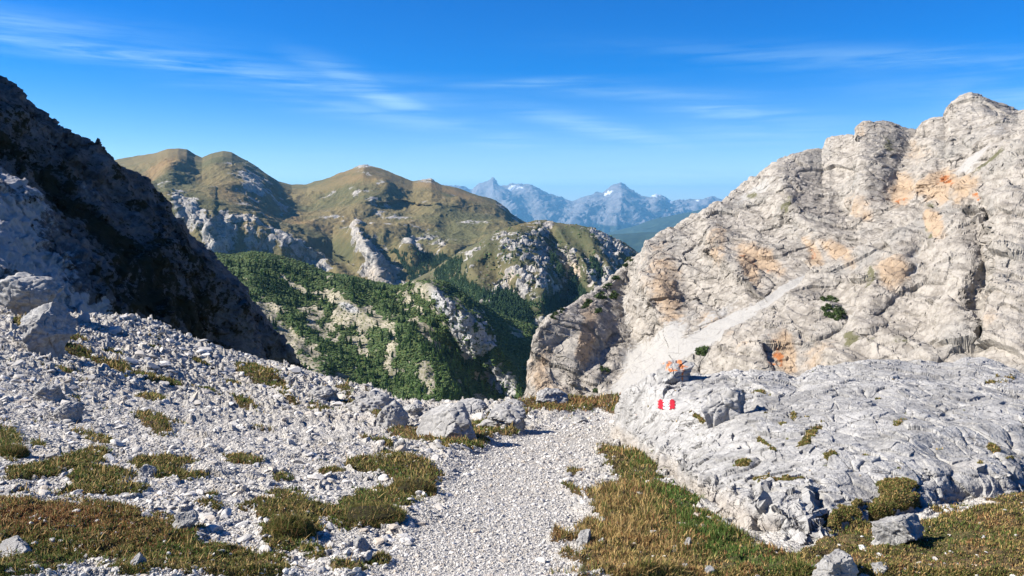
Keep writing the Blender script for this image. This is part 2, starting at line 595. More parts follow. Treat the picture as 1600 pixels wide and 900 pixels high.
D = strokes(WX, WY, D, [
    ([(350, 237), (340, 262), (365, 290), (400, 315), (440, 340)], 80, 34, 0.075),
    ([(316, 246), (300, 270), (262, 296)], 22, 30, -0.04),
    ([(278, 232), (262, 262), (240, 285)], 40, 26, 0.05),
    ([(568, 257), (562, 285), (548, 320), (560, 345)], 80, 95, 0.03),
    ([(568, 257), (610, 300), (660, 340)], 50, 60, 0.012),
    ([(660, 282), (690, 320), (760, 345)], 55, 50, 0.035),
    ([(462, 290), (455, 320), (470, 345)], 34, 34, -0.05),
    ([(640, 290), (645, 330), (640, 360)], 34, 34, -0.025),
    # cliff ribs
    ([(330, 340), (328, 360), (345, 392)], 24, 6, 0.05), ([(402, 352), (440, 372), (470, 410)], 18, 8, 0.035), ([(450, 366), (500, 390), (540, 432)], 14, 10, 0.045),
    ([(560, 355), (570, 380), (585, 420), (610, 450)], 12, 8, 0.05), ([(638, 378), (640, 392), (650, 420)], 12, 8, 0.045), ([(690, 380), (720, 395)], 14, 9, 0.03),
    ([(300, 325), (310, 360)], 10, 7, 0.03), ([(268, 312), (285, 345)], 8, 6, 0.03),
    ([(372, 262), (392, 280), (420, 306)], 7, 6, 0.012), ([(362, 268), (380, 290), (395, 300)], 6, 6, 0.012), ([(400, 262), (420, 285), (428, 300)], 6, 5, 0.012)])
P = at(PX, PY, D)
WX, WY = warp(PX, PY, 30, 12)
rockb = ell(WX, WY, [(300, 340, 40, 22, 30, .9), (345, 365, 40, 32, 30, 1), (400, 372, 40, 25, 30, 1), (470, 395, 60, 22, 32, .9), (575, 385, 22, 45, -25, .9), (600, 430, 50, 28, 30, .9), (275, 313, 14, 10, 0, 1),
                         (560, 362, 14, 14, 0, 1), (645, 385, 14, 20, -20, .9), (540, 358, 22, 6, 10, .55), (392, 288, 38, 22, 38, .85), (440, 325, 28, 8, 50, .6),
                         (600, 330, 60, 18, 25, .42), (560, 300, 60, 18, -35, .36), (680, 372, 28, 14, 20, .6), (620, 350, 40, 12, 20, .45), (625, 300, 26, 7, 35, .5),
                         (566, 262, 16, 6, -20, .8), (668, 283, 14, 4, 0, .8), (786, 322, 10, 5, 35, 1), (806, 340, 10, 6, 45, 1), (530, 330, 50, 14, -20, .3), (712, 395, 26, 14, 0, .5),
                         (655, 410, 25, 40, -20, .5), (740, 350, 40, 8, 15, .3)])
pf = P.reshape(-1, 3)
rn = fbm(pf * np.array([1, 1, .6]) / 90.0, 6, 0.6).reshape(PX.shape)
rn2 = ridged(pf * np.array([1, 1, .35]) / 130.0, 6, 0.6).reshape(PX.shape)
rock = sstep(rockb * .9 + rn * 0.9 + rn2 * 0.4, 0.30, 0.80) * .92
P = displace(P, lambda q: fbm(q / 420.0, 6, 0.5) * .55 + .45 * ridged(q * np.array([1, .55, .5]) / 300.0, 6, .55), 40 * np.where(T > 3.75, 0.35, 1.0))
P = displace(P, lambda q: ridged(q * np.array([1, 1, .3]) / 95.0, 6, 0.6) * 0.6 + facets(q * np.array([1, 1, .5]) / 34.0, 0.8)[0] * 0.35, 22 * blur(blur(rock, 2, 0), 2, 1) * np.where(T > 3, 0.45, 1.0) + 1.5)
forest = sstep(ell(PX, PY, [(700, 418, 48, 14, 10, 1), (640, 415, 14, 22, -20, .9), (665, 440, 30, 14, 10, 1), (620, 400, 16, 8, 30, .5)]) + rn * .3, 0.35, 0.6)
redgrass = ell(WX, WY, [(250, 265, 50, 14, -30, .9), (370, 310, 60, 20, 25, .6), (430, 335, 90, 8, 18, .9), (560, 275, 60, 14, 10, .7), (700, 300, 60, 10, 20, .8), (590, 350, 90, 8, 3, .4)])
warm = np.clip(ell(PX, PY, [(385, 370, 14, 30, 0, 1), (600, 432, 22, 16, 0, .8), (562, 362, 8, 12, 0, .8), (470, 400, 20, 10, 30, .5)]) + rn * 0.2, 0, 1)
msk = np.stack([1 - rock, warm * 0.75, np.clip(ell(PX, PY, [(455, 330, 20, 5, 40, .8), (575, 262, 8, 4, -20, .9), (425, 310, 30, 3, 40, .7)]), 0, 1), redgrass], -1)
def alpine(name, s0, g1, g2, g3, lo, hi, rk1=(0.18, 0.17, 0.16), rk2=(0.40, 0.375, 0.335)):
    m, g = new_mat(name)
    co = objco(g)
    r_, gg, b_, al = attr(g)
    n1 = g.noise(co, s0, 8, 0.6); n2 = g.noise(co, s0 * 6, 8, 0.68); n3 = g.noise(co, s0 / 3, 6, 0.55)
    n4 = g.noise(g.mapv(co, (1, 1, .5)), s0 * 4, 9, 0.8)
    rk = g.mix(g.step(g.math('ADD', g.math('MULTIPLY', n2, .5), g.math('MULTIPLY', n4, .5)), 0.40, 0.58), rk1, rk2)
    rk = g.mix(g.math('MULTIPLY', gg, g.step(n1, 0.3, 0.6)), rk, (0.42, 0.33, 0.235))
    rk = g.mix(g.step(g.math('ADD', b_, g.math('MULTIPLY', n2, .5)), 0.55, 0.9), rk, (0.34, 0.325, 0.30))
    gr = g.mix(g.step(g.math('ADD', g.math('MULTIPLY', n3, .6), g.math('MULTIPLY', n4, .4)), 0.42, 0.58), g1, g2)
    gr = g.mix(g.math('MULTIPLY', al, g.step(g.math('ADD', g.math('MULTIPLY', n3, .5), g.math('MULTIPLY', n1, .5)), 0.3, 0.6)), gr, g3)
    gf = g.math('ADD', g.math('MULTIPLY', r_, 0.85), g.math('MULTIPLY', g.math('SUBTRACT', g.math('ADD', g.math('MULTIPLY', n2, .5), g.math('MULTIPLY', n4, .5)), 0.5), 3.8))
    c = g.mix(g.step(gf, lo, hi), rk, gr)
    return finish(m, g, c, 0.95, g.math('ADD', n2, n4), 0.8, 0.06 / s0, 0.1)


m = alpine('alpine_slope', 0.012, (0.085, 0.083, 0.038), (0.150, 0.120, 0.056), (0.195, 0.130, 0.060), 0.24, 0.50)
structure(grid_obj('alpine_mountains', P, m, msk))
FOREST_B = (P, forest * (T < 3), PX, PY)

# ---- rocky spur between valley and right face
C_top = [(560, 480), (640, 440), (672, 425), (700, 405), (720, 392), (745, 380), (765, 366), (790, 356), (815, 349), (840, 344), (852, 343), (870, 348), (905, 351), (925, 355), (945, 365), (970, 376), (985, 386), (1000, 396), (1060, 430), (1200, 480)]
C_bot = [(560, 640, 1150), (1200, 640, 1150)]
C_mid = [(560, 560, 1350), (700, 500, 1400), (850, 500, 1350), (1000, 500, 1350), (1200, 560, 1350)]
PX, PY, D, T = loft(560, 1200, 900, [C_bot, C_mid, [(a, b, 1800) for a, b in C_top], [(a, b + 60, 2500) for a, b in C_top]], [110, 240, 30], 5, 8)
WX, WY = warp(PX, PY, 50, 14, 3)
D = strokes(WX, WY, D, [([(815, 349), (800, 400), (815, 450), (830, 500)], 60, 30, 0.08), ([(765, 366), (735, 420), (760, 480)], 26, 18, 0.05),
                        ([(852, 344), (880, 390), (900, 440), (880, 500)], 16, 14, -0.05), ([(862, 350), (905, 400), (925, 440)], 12, 8, 0.05), ([(905, 352), (940, 400), (960, 440)], 20, 12, 0.05),
                        ([(930, 358), (965, 392), (1000, 420)], 14, 14, 0.04), ([(700, 410), (690, 450), (700, 520)], 20, 14, -0.05), ([(780, 420), (800, 455), (840, 500)], 16, 12, -0.045),
                        ([(840, 400), (852, 440), (850, 490)], 14, 9, 0.04)])
P = at(PX, PY, D)
pf = P.reshape(-1, 3)
rn = fbm(pf * np.array([1, 1, .6]) / 40.0, 6, 0.62).reshape(PX.shape)
WX, WY = warp(PX, PY, 24, 12, 5)
rb = ell(WX, WY, [(850, 400, 110, 55, 15, .62), (770, 450, 40, 35, 20, .7), (840, 440, 60, 60, 0, .55), (945, 380, 50, 16, 35, .85), (940, 430, 40, 40, 0, .6), (860, 352, 12, 8, 0, 1), (760, 385, 40, 10, -30, .6),
                      (735, 395, 14, 8, 0, .7), (690, 500, 30, 20, 40, .6), (700, 462, 16, 12, 0, .8), (850, 500, 40, 14, 0, .6), (900, 440, 10, 40, 20, .8), (852, 362, 16, 12, 0, .9)])
meadow = ell(PX, PY, [(895, 372, 40, 14, 20, 1), (800, 357, 40, 4, 0, .8), (760, 425, 20, 40, 10, .5), (850, 475, 60, 14, -10, .45)])
rn3 = fbm(pf * np.array([1, 1, .5]) / 17.0, 5, 0.65, off=8).reshape(PX.shape)
rock = sstep(rb * .9 - meadow * 0.8 + rn * 0.8 + rn3 * .7, 0.30, 0.62) * .93
P = displace(P, lambda q: fbm(q / 160.0, 5), 14 * np.where(T > 1.8, 0.4, 1.0))
P = displace(P, lambda q: ridged(q * np.array([1.2, 1.2, .32]) / 55.0, 6, 0.62) * 0.7 + facets(q * np.array([1, 1, .45]) / 17.0, 0.9)[0] * 0.4, 15 * blur(blur(rock, 2, 0), 2, 1) * np.where(T > 1.93, 0.5, 1.0) + 1)
forest = sstep(ell(PX, PY, [(700, 430, 26, 34, 20, .9), (745, 470, 60, 18, 35, 1), (800, 485, 40, 18, 40, 1), (690, 480, 40, 14, 20, .8), (900, 455, 14, 34, -20, .7), (870, 420, 10, 30, -20, .6), (855, 480, 40, 20, -10, .6),
                                (930, 420, 10, 24, -35, .6), (810, 400, 30, 20, 0, .35), (900, 480, 40, 16, 0, .6)]) + rn * 0.5, 0.38, 0.6)
warm = ell(PX, PY, [(905, 430, 9, 24, -25, .9), (862, 352, 10, 6, 0, .5), (800, 440, 6, 20, 0, .6), (755, 455, 14, 10, 20, .4), (925, 405, 10, 10, 0, .5)])
msk = np.stack([1.05 - rock, warm, meadow * 0, ell(PX, PY, [(815, 352, 40, 6, 0, 1), (790, 420, 50, 30, 0, .3)])], -1)
m2 = alpine('rocky_spur_slope', 0.022, (0.062, 0.066, 0.032), (0.105, 0.094, 0.048), (0.145, 0.110, 0.045), 0.42, 0.66)
structure(grid_obj('rocky_hillside', P, m2, msk))
FOREST_C = (P, forest * (T < 1.95), PX, PY)

# ---- dwarf-pine slope
A_top = [(150, 370, 980), (250, 380, 960), (335, 394, 950), (360, 399, 940), (395, 392, 930), (425, 396, 930), (450, 402, 930), (480, 412, 920), (510, 424, 910), (545, 430, 900), (590, 440, 900), (620, 446, 880), (640, 440, 870),
         (665, 438, 860), (695, 441, 870), (720, 455, 880), (735, 466, 890), (760, 478, 920), (800, 498, 950), (830, 506, 960), (845, 514, 970), (870, 530, 980), (1000, 600, 1000)]
A_bot = [(150, 720, 600), (600, 720, 600), (850, 720, 640), (1000, 720, 640)]
PX, PY, D, T = loft(150, 1000, 1250, [A_bot, A_top, [(a, b + 60, d * 1.35) for a, b, d in A_top]], [430, 40], 8, 10)
A_str = [([(665, 438), (700, 470), (745, 500), (790, 560), (835, 640)], 60, 12, 0.14),
         ([(735, 470), (760, 500), (800, 555)], 10, 10, 0.03),
         ([(640, 470), (700, 520), (760, 590), (800, 650)], 16, 16, -0.05),
         ([(520, 440), (560, 480), (640, 560), (720, 650)], 30, 22, 0.04),
         ([(380, 450), (450, 510), (520, 600), (560, 660)], 34, 24, 0.05),
         ([(400, 470), (440, 500), (540, 600)], 12, 12, -0.03),
         ([(600, 470), (640, 520), (700, 580), (730, 640)], 18, 14, 0.035),
         ([(850, 520), (835, 545), (832, 580)], 10, 10, -0.03)]
WX, WY = warp(PX, PY, 70, 18, 8)
D = strokes(WX, WY, D, A_str)
P = at(PX, PY, D)
P = displace(P, lambda q: fbm(q / 70.0, 6), 7 * np.where(T > 0.9, 0.5, 1.0))
pf = P.reshape(-1, 3)
rn = fbm(pf / 16.0, 6, 0.62).reshape(PX.shape)
rn_big = fbm(pf / 45.0, 4, 0.6, off=40).reshape(PX.shape)
WX, WY = warp(PX, PY, 36, 22, 11)
bare = ell(WX, WY, [(545, 485, 50, 16, 35, .95), (535, 495, 26, 14, 20, .9), (590, 500, 36, 10, 45, .9), (612, 530, 12, 30, -10, .8), (640, 475, 26, 9, 40, .8), (455, 440, 26, 6, 30, .75),
                        (410, 480, 34, 14, 50, .8), (440, 520, 40, 20, 40, .6), (520, 600, 26, 16, 35, .95), (480, 560, 34, 18, 50, .8), (500, 500, 18, 26, -30, .6), (665, 520, 36, 12, 45, .8), (690, 470, 20, 40, -35, 1),
                        (730, 520, 24, 60, -32, 1), (780, 590, 20, 44, -35, .95), (665, 580, 16, 34, -10, .75), (690, 590, 24, 10, 0, .6), (570, 545, 30, 12, 20, .7), (600, 570, 26, 10, 20, .6), (665, 450, 36, 14, 0, .85),
                        (760, 525, 8, 40, -25, .95), (820, 530, 40, 8, 30, .45), (750, 620, 24, 9, 40, .7), (750, 590, 30, 8, 50, .6), (550, 535, 20, 8, 30, .6)])
bare = sstep(bare * 0.9 + rn * 1.05 + rn_big * 0.35 + .22 * ell(PX, PY, [(450, 530, 120, 70, 30, 1)]), 0.36, 0.56)
rockm = sstep(ell(PX, PY, [(700, 485, 16, 44, -38, 1), (740, 535, 26, 62, -34, 1), (762, 520, 10, 42, -25, 1), (785, 600, 18, 40, -35, .9), (520, 605, 20, 12, 35, .8), (545, 480, 20, 8, 20, .7)]), .3, .7)
P = displace(P, lambda q: ridged(q * np.array([1.2, 1.2, .4]) / 18.0, 5, 0.6) * .7 + facets(q / 7.0, 0.8)[0] * 0.4, 3.4 * blur(blur(rockm, 2, 0), 2, 1) + 0.3)
m, g = new_mat('pine_slope_ground')
co = objco(g)
r_, gg, b_, al = attr(g)
n1 = g.noise(co, 0.05, 8, 0.6); n2 = g.noise(co, 0.35, 7, 0.7)
tan = g.mix(g.step(n1, 0.35, 0.65), (0.20, 0.18, 0.145), (0.40, 0.35, 0.27))
tan = g.mix(g.step(n2, 0.4, 0.65), tan, (0.13, 0.125, 0.06))
gry = g.mix(g.step(n2, 0.35, 0.65), (0.24, 0.235, 0.23), (0.40, 0.385, 0.36))
c = g.mix(gg, tan, gry)
grn = g.mix(g.step(n2, 0.3, 0.7), (0.024, 0.038, 0.012), (0.055, 0.070, 0.022))
c = g.mix(r_, c, grn)
finish(m, g, c, 0.95, n2, 0.8, 1.0, 0.1)
msk = np.stack([1 - bare, rockm, rn * 0, rn * 0 + 1], -1)
structure(grid_obj('valley_slope', P, m, msk))
SLOPE_A = (P, bare, PX, PY, T)

# ---- left slope in shade
L_top = [(-1400, -420, 150), (-700, -330, 150), (-300, -130, 150), (-100, 40, 152), (0, 121, 155), (40, 150, 156), (80, 185, 158), (110, 208, 158), (140, 232, 160), (160, 238, 160), (185, 262, 162), (205, 275, 163), (225, 285, 164), (240, 298, 165),
         (258, 318, 166), (268, 335, 166), (290, 350, 167), (312, 375, 168), (330, 393, 168), (345, 414, 169), (370, 440, 170), (390, 470, 171), (410, 492, 172), (430, 520, 172), (448, 542, 173), (462, 562, 174), (480, 580, 175), (560, 700, 180)]
L_bot = [(-1400, 640, 62), (-300, 640, 60), (0, 640, 62), (200, 640, 85), (400, 680, 125), (480, 720, 150), (560, 800, 160)]
L_top = [(a, b, d * .91) for a, b, d in L_top]
L_mid = [(-1400, 100, 104), (-700, 80, 102), (-300, 200, 98), (0, 330, 98), (150, 400, 112), (300, 470, 132), (400, 550, 152), (480, 630, 162), (560, 740, 170)]
PX, PY, D, T = loft(-1400, 560, 1300, [L_bot, L_mid, L_top, [(a, b + 30, d * 1.15) for a, b, d in L_top], [(a, b + 300, d * 1.7) for a, b, d in L_top]], [200, 300, 16, 20], 6, 10)
D = strokes(PX, PY, D, [([(60, 170), (160, 300), (330, 470), (420, 560)], 40, 30, 0.03), ([(200, 275), (300, 390), (380, 500)], 14, 18, -0.025), ([(0, 200), (90, 330), (200, 440)], 40, 40, -0.03),
                        ([(262, 322), (330, 440), (400, 540)], 16, 22, 0.03)])
P = at(PX, PY, D)
pf = P.reshape(-1, 3)
rn = fbm(pf * np.array([1, 1, .7]) / 9.0, 6, 0.62).reshape(PX.shape)
P = displace(P, lambda q: ridged(q * np.array([1, 1, .5]) / 26.0, 5, .55) * 0.6 + fbm(q / 9.0, 5, .6) * .4, 4.2 * np.where(T > 1.95, .6, 1.0))
P = displace(P, lambda q: facets(q / 8.0, .6, 5)[0], .8 * np.where(T > 1.2, 1.0, .6))
P = displace(P, lambda q: facets(q / 3.2, .9)[0] * .6 + facets(q / 1.3, .9, 2)[0] * .3 + fbm(q / .9, 3) * .2, 0.65)
WX, WY = warp(PX, PY, 60, 40, 13)
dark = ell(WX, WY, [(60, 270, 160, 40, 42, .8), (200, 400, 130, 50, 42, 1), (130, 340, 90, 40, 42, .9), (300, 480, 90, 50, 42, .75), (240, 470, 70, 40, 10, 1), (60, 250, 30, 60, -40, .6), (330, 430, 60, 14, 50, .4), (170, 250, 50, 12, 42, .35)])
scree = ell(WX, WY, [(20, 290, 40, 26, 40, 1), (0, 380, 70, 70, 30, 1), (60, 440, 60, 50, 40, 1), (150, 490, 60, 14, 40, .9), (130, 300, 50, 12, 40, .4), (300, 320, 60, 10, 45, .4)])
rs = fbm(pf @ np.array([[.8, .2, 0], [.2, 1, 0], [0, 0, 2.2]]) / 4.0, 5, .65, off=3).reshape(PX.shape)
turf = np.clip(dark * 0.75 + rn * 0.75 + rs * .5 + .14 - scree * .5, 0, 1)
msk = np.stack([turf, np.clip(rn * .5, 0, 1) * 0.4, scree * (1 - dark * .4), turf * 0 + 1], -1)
M = rock_material('shaded_slope_rock', (0.17, 0.155, 0.15), (0.060, 0.055, 0.054), (0.15, 0.105, 0.08), 0.22, grass=(0.028, 0.024, 0.011), grass2=(0.012, 0.012, 0.006), scree=(0.40, 0.385, 0.38), bump=0.9, bump_dist=0.5, g_noise=0.55)  # rock colours set darker so the slope's shade reads deeper
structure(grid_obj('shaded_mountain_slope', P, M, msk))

#@@RIGHT
# ---- pale limestone mountain on the right
R_sil = [(822, 640), (826, 610), (832, 560), (840, 520), (852, 503), (870, 492), (890, 478), (915, 462), (940, 447), (965, 428), (985, 408), (1002, 396), (1012, 378), (1040, 362), (1070, 345), (1100, 330), (1125, 315), (1150, 298), (1175, 280), (1195, 266),
         (1215, 254), (1240, 242), (1262, 236), (1285, 232), (1296, 218), (1310, 214), (1336, 215), (1340, 198), (1352, 192), (1375, 188), (1400, 192), (1420, 200), (1432, 203), (1440, 190), (1455, 182), (1478, 180),
         (1484, 162), (1500, 150), (1518, 146), (1535, 152), (1560, 164), (1590, 175), (1640, 170), (1750, 150), (2000, 120), (2300, 60)]
def interp_line(knots, x):
    k = np.array(knots, float)
    return np.interp(x, k[:, 0], k[:, 1])
gul = [(822, 640), (900, 634), (950, 624), (1000, 598), (1080, 548), (1150, 510), (1225, 462), (1290, 425), (1370, 380), (1450, 330), (1520, 275), (1580, 228), (1640, 190), (1750, 168), (2300, 80)]
xs_ = np.unique(np.concatenate([np.array(R_sil)[:, 0], np.array(gul)[:, 0]]))
sy = interp_line(R_sil, xs_); gy = interp_line(gul, xs_)
dtop = np.interp(xs_, [822, 900, 1000, 1200, 1500, 1750, 2300], [318, 370, 410, 440, 430, 380, 300])
dg_lo = np.interp(xs_, [822, 950, 1150, 1290, 1450, 1600, 2300], [305, 280, 265, 275, 285, 285, 250])
dg_hi = np.interp(xs_, [822, 950, 1150, 1290, 1450, 1600, 2300], [306, 290, 290, 310, 325, 315, 280])
# the far-left cliff has its left edge turning away
L0 = [(x, 720, d) for x, d in zip(xs_, np.interp(xs_, [822, 950, 1150, 1400, 1600, 2300], [290, 245, 195, 165, 140, 110]))]
L1 = [(x, y, d) for x, y, d in zip(xs_, gy, dg_lo)]
L2 = [(x, y - 3, d) for x, y, d in zip(xs_, gy, dg_hi)]
L3 = [(x, y, d) for x, y, d in zip(xs_, sy, dtop)]
L4 = [(x, y + 20, d * 1.12) for x, y, d in zip(xs_, sy, dtop)]
L5 = [(x, y + 260, d * 1.6) for x, y, d in zip(xs_, sy, dtop)]
PX, PY, D, T = loft(822, 2300, 1500, [L0, L1, L2, L3, L4, L5], [300, 14, 420, 12, 20], 5, 4)
WX, WY = warp(PX, PY, 60, 16, 15)
D = strokes(WX, WY, D, [
    ([(1002, 396), (1010, 440), (1030, 505)], 10, 40, 0.05), ([(985, 415), (975, 470), (1000, 540), (960, 600)], 22, 20, -0.05), ([(850, 505), (905, 520), (900, 600)], 30, 26, 0.05),
    ([(935, 470), (960, 520), (900, 600)], 18, 18, -0.02), ([(1100, 332), (1112, 390), (1165, 440)], 12, 30, 0.05), ([(1160, 300), (1200, 360), (1290, 400)], 24, 24, -0.02),
    ([(1215, 255), (1225, 320), (1300, 370)], 24, 26, 0.05), ([(1290, 235), (1300, 300), (1350, 360)], 20, 20, -0.025), ([(1345, 195), (1350, 250), (1345, 330)], 18, 46, 0.035), ([(1432, 205), (1400, 270), (1395, 330)], 20, 20, -0.022),
    ([(1484, 165), (1450, 240), (1430, 300)], 32, 30, 0.03), ([(1520, 150), (1560, 190), (1540, 250)], 20, 20, 0.03), ([(1560, 200), (1500, 260), (1460, 300)], 18, 14, -0.02),
    ([(1180, 380), (1150, 430), (1180, 470)], 20, 16, 0.02), ([(1060, 430), (1080, 470), (1160, 480)], 14, 14, -0.02),
    ([(1600, 230), (1560, 330), (1550, 440), (1530, 560)], 12, 60, 0.045), ([(1545, 330), (1535, 420), (1525, 560)], 10, 7, -0.04), ([(1400, 390), (1380, 430), (1340, 520), (1280, 600)], 24, 34, 0.022), ([(1470, 340), (1450, 420), (1370, 520)], 32, 30, -0.018),
    ([(1480, 330), (1500, 420), (1480, 560)], 30, 24, 0.03), ([(1290, 430), (1330, 480), (1300, 540)], 26, 14, -0.02), ([(1400, 560), (1300, 600)], 20, 20, 0.02), ([(1200, 520), (1180, 600)], 24, 20, 0.02)])
P = at(PX, PY, D)
# dipping strata: planes that run down to the right
dip = np.array([0.42, 0.0, 0.90])
def strata(q, T_, warp=3.0, sharp=0.82, off=0):
    h = q @ dip + fbm(q / (T_ * 9.0), 4, off=off) * T_ * 1.0
    f_ = (h / T_) % 1.0
    return np.where(f_ < sharp, f_ / sharp, (1 - f_) / (1 - sharp))
scree = ell(PX, PY, [(1020, 572, 80, 20, -33, 1.2), (1110, 522, 90, 15, -30, 1.2), (1215, 460, 66, 9, -32, 1.1), (985, 600, 44, 20, -35, 1), (1040, 530, 60, 22, -40, .8), (1000, 560, 40, 30, -50, .8), (1120, 490, 60, 9, -35, .6),
                         (975, 490, 22, 60, -8, .5), (1560, 205, 20, 16, -25, .5), (1520, 250, 40, 8, -40, .8), (1270, 385, 24, 60, -20, .35), (1245, 330, 60, 8, 60, .3), (1060, 380, 14, 50, -45, .3), (1140, 410, 60, 8, 40, .35),
                         (1425, 430, 22, 9, -30, .7), (1330, 500, 20, 9, -30, .6), (1430, 400, 26, 10, -30, .6), (1180, 300, 60, 12, -30, .6), (900, 470, 60, 10, -32, .5)])
pf = P.reshape(-1, 3)
rn = fbm(pf / 22.0, 6, 0.6).reshape(PX.shape)
cl_ = np.clip(1 - 0.9 * sstep(scree + rn * .25, .3, .7), 0, 1)
cl_ = blur(blur(cl_, 2, 0), 2, 1)
edge = np.where((T > 2.96), 0.5, 1.0)
DIPM = np.array([[math.cos(.42), 0, -math.sin(.42)], [0, 1, 0], [math.sin(.42), 0, math.cos(.42)]])
def slabs(q, L, fl=.42, seed=0, tilt=.7, crack=.5):
    w_ = q + L * .22 * np.stack([perlin(q / L * 1.3), perlin(q / L * 1.3 + 9), perlin(q / L * 1.3 + 20)], 1)
    r_ = w_ @ DIPM.T / np.array([L, L * .8, L * fl])
    a_, e_ = facets(r_, tilt, seed)
    return a_ - crack * np.exp(-e_ / .04) * sstep(perlin(q / L * .8 + 3), -.1, .3)
rockness = cl_
P = displace(P, lambda q: fbm(q / 75.0, 3, .45), 4.5 * rockness * edge)
P = displace(P, lambda q: slabs(q, 30.0), 1.7 * rockness * edge)
P = displace(P, lambda q: strata(q, 12.0) * .8 + strata(q, 4.1, off=9) * .25, 2.0 * rockness * (0.35 + 0.65 * sstep(rn, -.25, .2)))
P = displace(P, lambda q: slabs(q, 10.0, .5, 4) * .62 + slabs(q, 3.6, .6, 7) * .3 + fbm(q / 2.0, 3, .6) * .15, .62 * rockness + .08)
warm = ell(WX, WY, [(1040, 450, 30, 60, -12, .75), (1120, 385, 20, 34, 0, .6), (915, 530, 14, 50, 0, .8), (850, 590, 22, 60, 0, .6), (1190, 405, 60, 16, 35, .7), (1175, 420, 14, 30, -30, .9), (1270, 400, 16, 30, -20, .7), (1470, 290, 40, 30, -15, .9),
                        (1410, 300, 24, 30, 0, .85), (1510, 300, 30, 30, 0, .8), (1350, 330, 24, 24, 0, .6), (1310, 395, 30, 16, 30, .8), (1395, 430, 30, 26, 0, .8), (1465, 355, 12, 30, -20, .8), (1225, 560, 18, 40, -20, .9), (1170, 540, 60, 30, 0, .35),
                        (1280, 560, 50, 30, -20, .45), (1550, 470, 20, 80, 0, .35), (1430, 240, 24, 20, 0, .5), (1460, 170, 30, 12, 0, .4), (870, 620, 50, 30, 0, .6), (1110, 500, 30, 16, 0, .5), (1350, 200, 12, 20, 0, .4), (1245, 235, 12, 12, 0, .4)])
hot = .9 * ell(WX, WY, [(1475, 285, 24, 12, -20, 1), (1212, 560, 8, 30, -20, 1), (1412, 315, 16, 9, 0, .9), (1180, 410, 40, 5, 35, .8), (1265, 400, 8, 20, -30, .8), (1330, 385, 10, 6, 0, .8), (1535, 315, 12, 5, -20, .9), (1205, 575, 14, 12, 0, .8)])
turf = ell(WX, WY, [(1225, 320, 14, 22, 10, .8), (1180, 310, 14, 10, 0, .75), (1390, 225, 14, 20, 0, .7), (1550, 255, 40, 9, -35, .95), (1455, 370, 9, 24, -25, .7), (1360, 440, 26, 8, -50, .7), (1330, 535, 14, 10, -20, .9), (1365, 545, 12, 10, 0, .6), (1345, 460, 20, 14, -50, .5),
                        (1455, 325, 10, 7, 0, .7), (1410, 548, 14, 8, 0, .6), (1400, 490, 14, 20, 0, .35), (925, 465, 30, 12, -35, .35), (945, 590, 10, 16, 0, .5), (1250, 420, 14, 8, 30, .3)])
msk = np.stack([turf * .8, np.clip(warm + hot * .1, 0, 1), np.clip(scree, 0, 1), hot], -1)
m, g = new_mat('limestone_face')
co = objco(g)
r_, gg, b_, al = attr(g)
n1 = g.noise(co, 0.045, 9, 0.62); n2 = g.noise(co, 0.4, 8, 0.68); n3 = g.noise(co, 2.5, 6, 0.7)
vz = g.noise(g.mapv(co, (1, 1, 0.12)), 0.22, 8, 0.62)
st = g.noise(g.mapv(co, (0.15, 0.15, 1.0), (0, -0.44, 0)), 0.5, 8, 0.65)
f = g.math('ADD', g.math('MULTIPLY', n2, 0.4), g.math('ADD', g.math('MULTIPLY', vz, 0.3), g.math('MULTIPLY', st, 0.3)))
rk = g.mix(g.step(f, 0.41, 0.57), (0.185, 0.165, 0.140), (0.335, 0.305, 0.265))
rk = g.mix(g.math('MULTIPLY', g.step(n1, 0.48, 0.66), 0.5), rk, (0.25, 0.24, 0.22))
wf = g.math('ADD', g.math('MULTIPLY', gg, 1.15), g.math('MULTIPLY', g.math('SUBTRACT', g.math('ADD', g.math('MULTIPLY', vz, .5), g.math('MULTIPLY', n1, .5)), 0.5), 2.2))
rk = g.mix(g.math('MULTIPLY', g.step(wf, 0.30, 0.85), 0.85), rk, (0.345, 0.250, 0.162))
hf = g.math('ADD', al, g.math('MULTIPLY', g.math('SUBTRACT', g.math('ADD', g.math('MULTIPLY', n2, .6), g.math('MULTIPLY', vz, .4)), 0.5), 3.0))
rk = g.mix(g.step(hf, 0.62, 0.95), rk, (0.33, 0.125, 0.045))
scf = g.math('ADD', b_, g.math('MULTIPLY', g.math('SUBTRACT', n2, 0.5), 1.3))
rk = g.mix(g.step(scf, 0.42, 0.66), rk, g.mix(g.step(n3, 0.35, 0.65), (0.29, 0.277, 0.256), (0.34, 0.326, 0.302)))
cw = g.n('ShaderNodeVectorMath', {'operation': 'ADD'}, {0: g.mapv(co, (1, 1, 2.0), (0, -0.42, 0)), 1: g.n('ShaderNodeTexNoise', {}, {'Vector': co, 'Scale': 0.12, 'Detail': 6.0}).outputs['Color']}).outputs[0]
for sc_, th_, am_ in ((0.10, 0.026, .45), (0.34, 0.040, .3)):
    ck = g.math('MULTIPLY', g.step(g.voro(cw, sc_, 'DISTANCE_TO_EDGE'), th_, th_ * .3), g.step(g.noise(co, sc_ * .9, 4, .6), 0.47, 0.60))
    rk = g.mix(g.math('MULTIPLY', ck, am_), rk, (0.085, 0.075, 0.065))
tf = g.math('ADD', r_, g.math('MULTIPLY', g.math('SUBTRACT', g.math('ADD', g.math('MULTIPLY', n2, .7), g.math('MULTIPLY', n3, .3)), 0.5), 1.8))
c = g.mix(g.step(tf, 0.42, 0.62), rk, (0.11, 0.105, 0.06))
h = g.math('ADD', n2, g.math('MULTIPLY', n3, 0.3))
finish(m, g, c, 0.93, h, 0.9, 0.9, 0.12)
structure(grid_obj('limestone_mountain', P, m, msk, smooth=False))
RIGHT = (P, PX, PY)

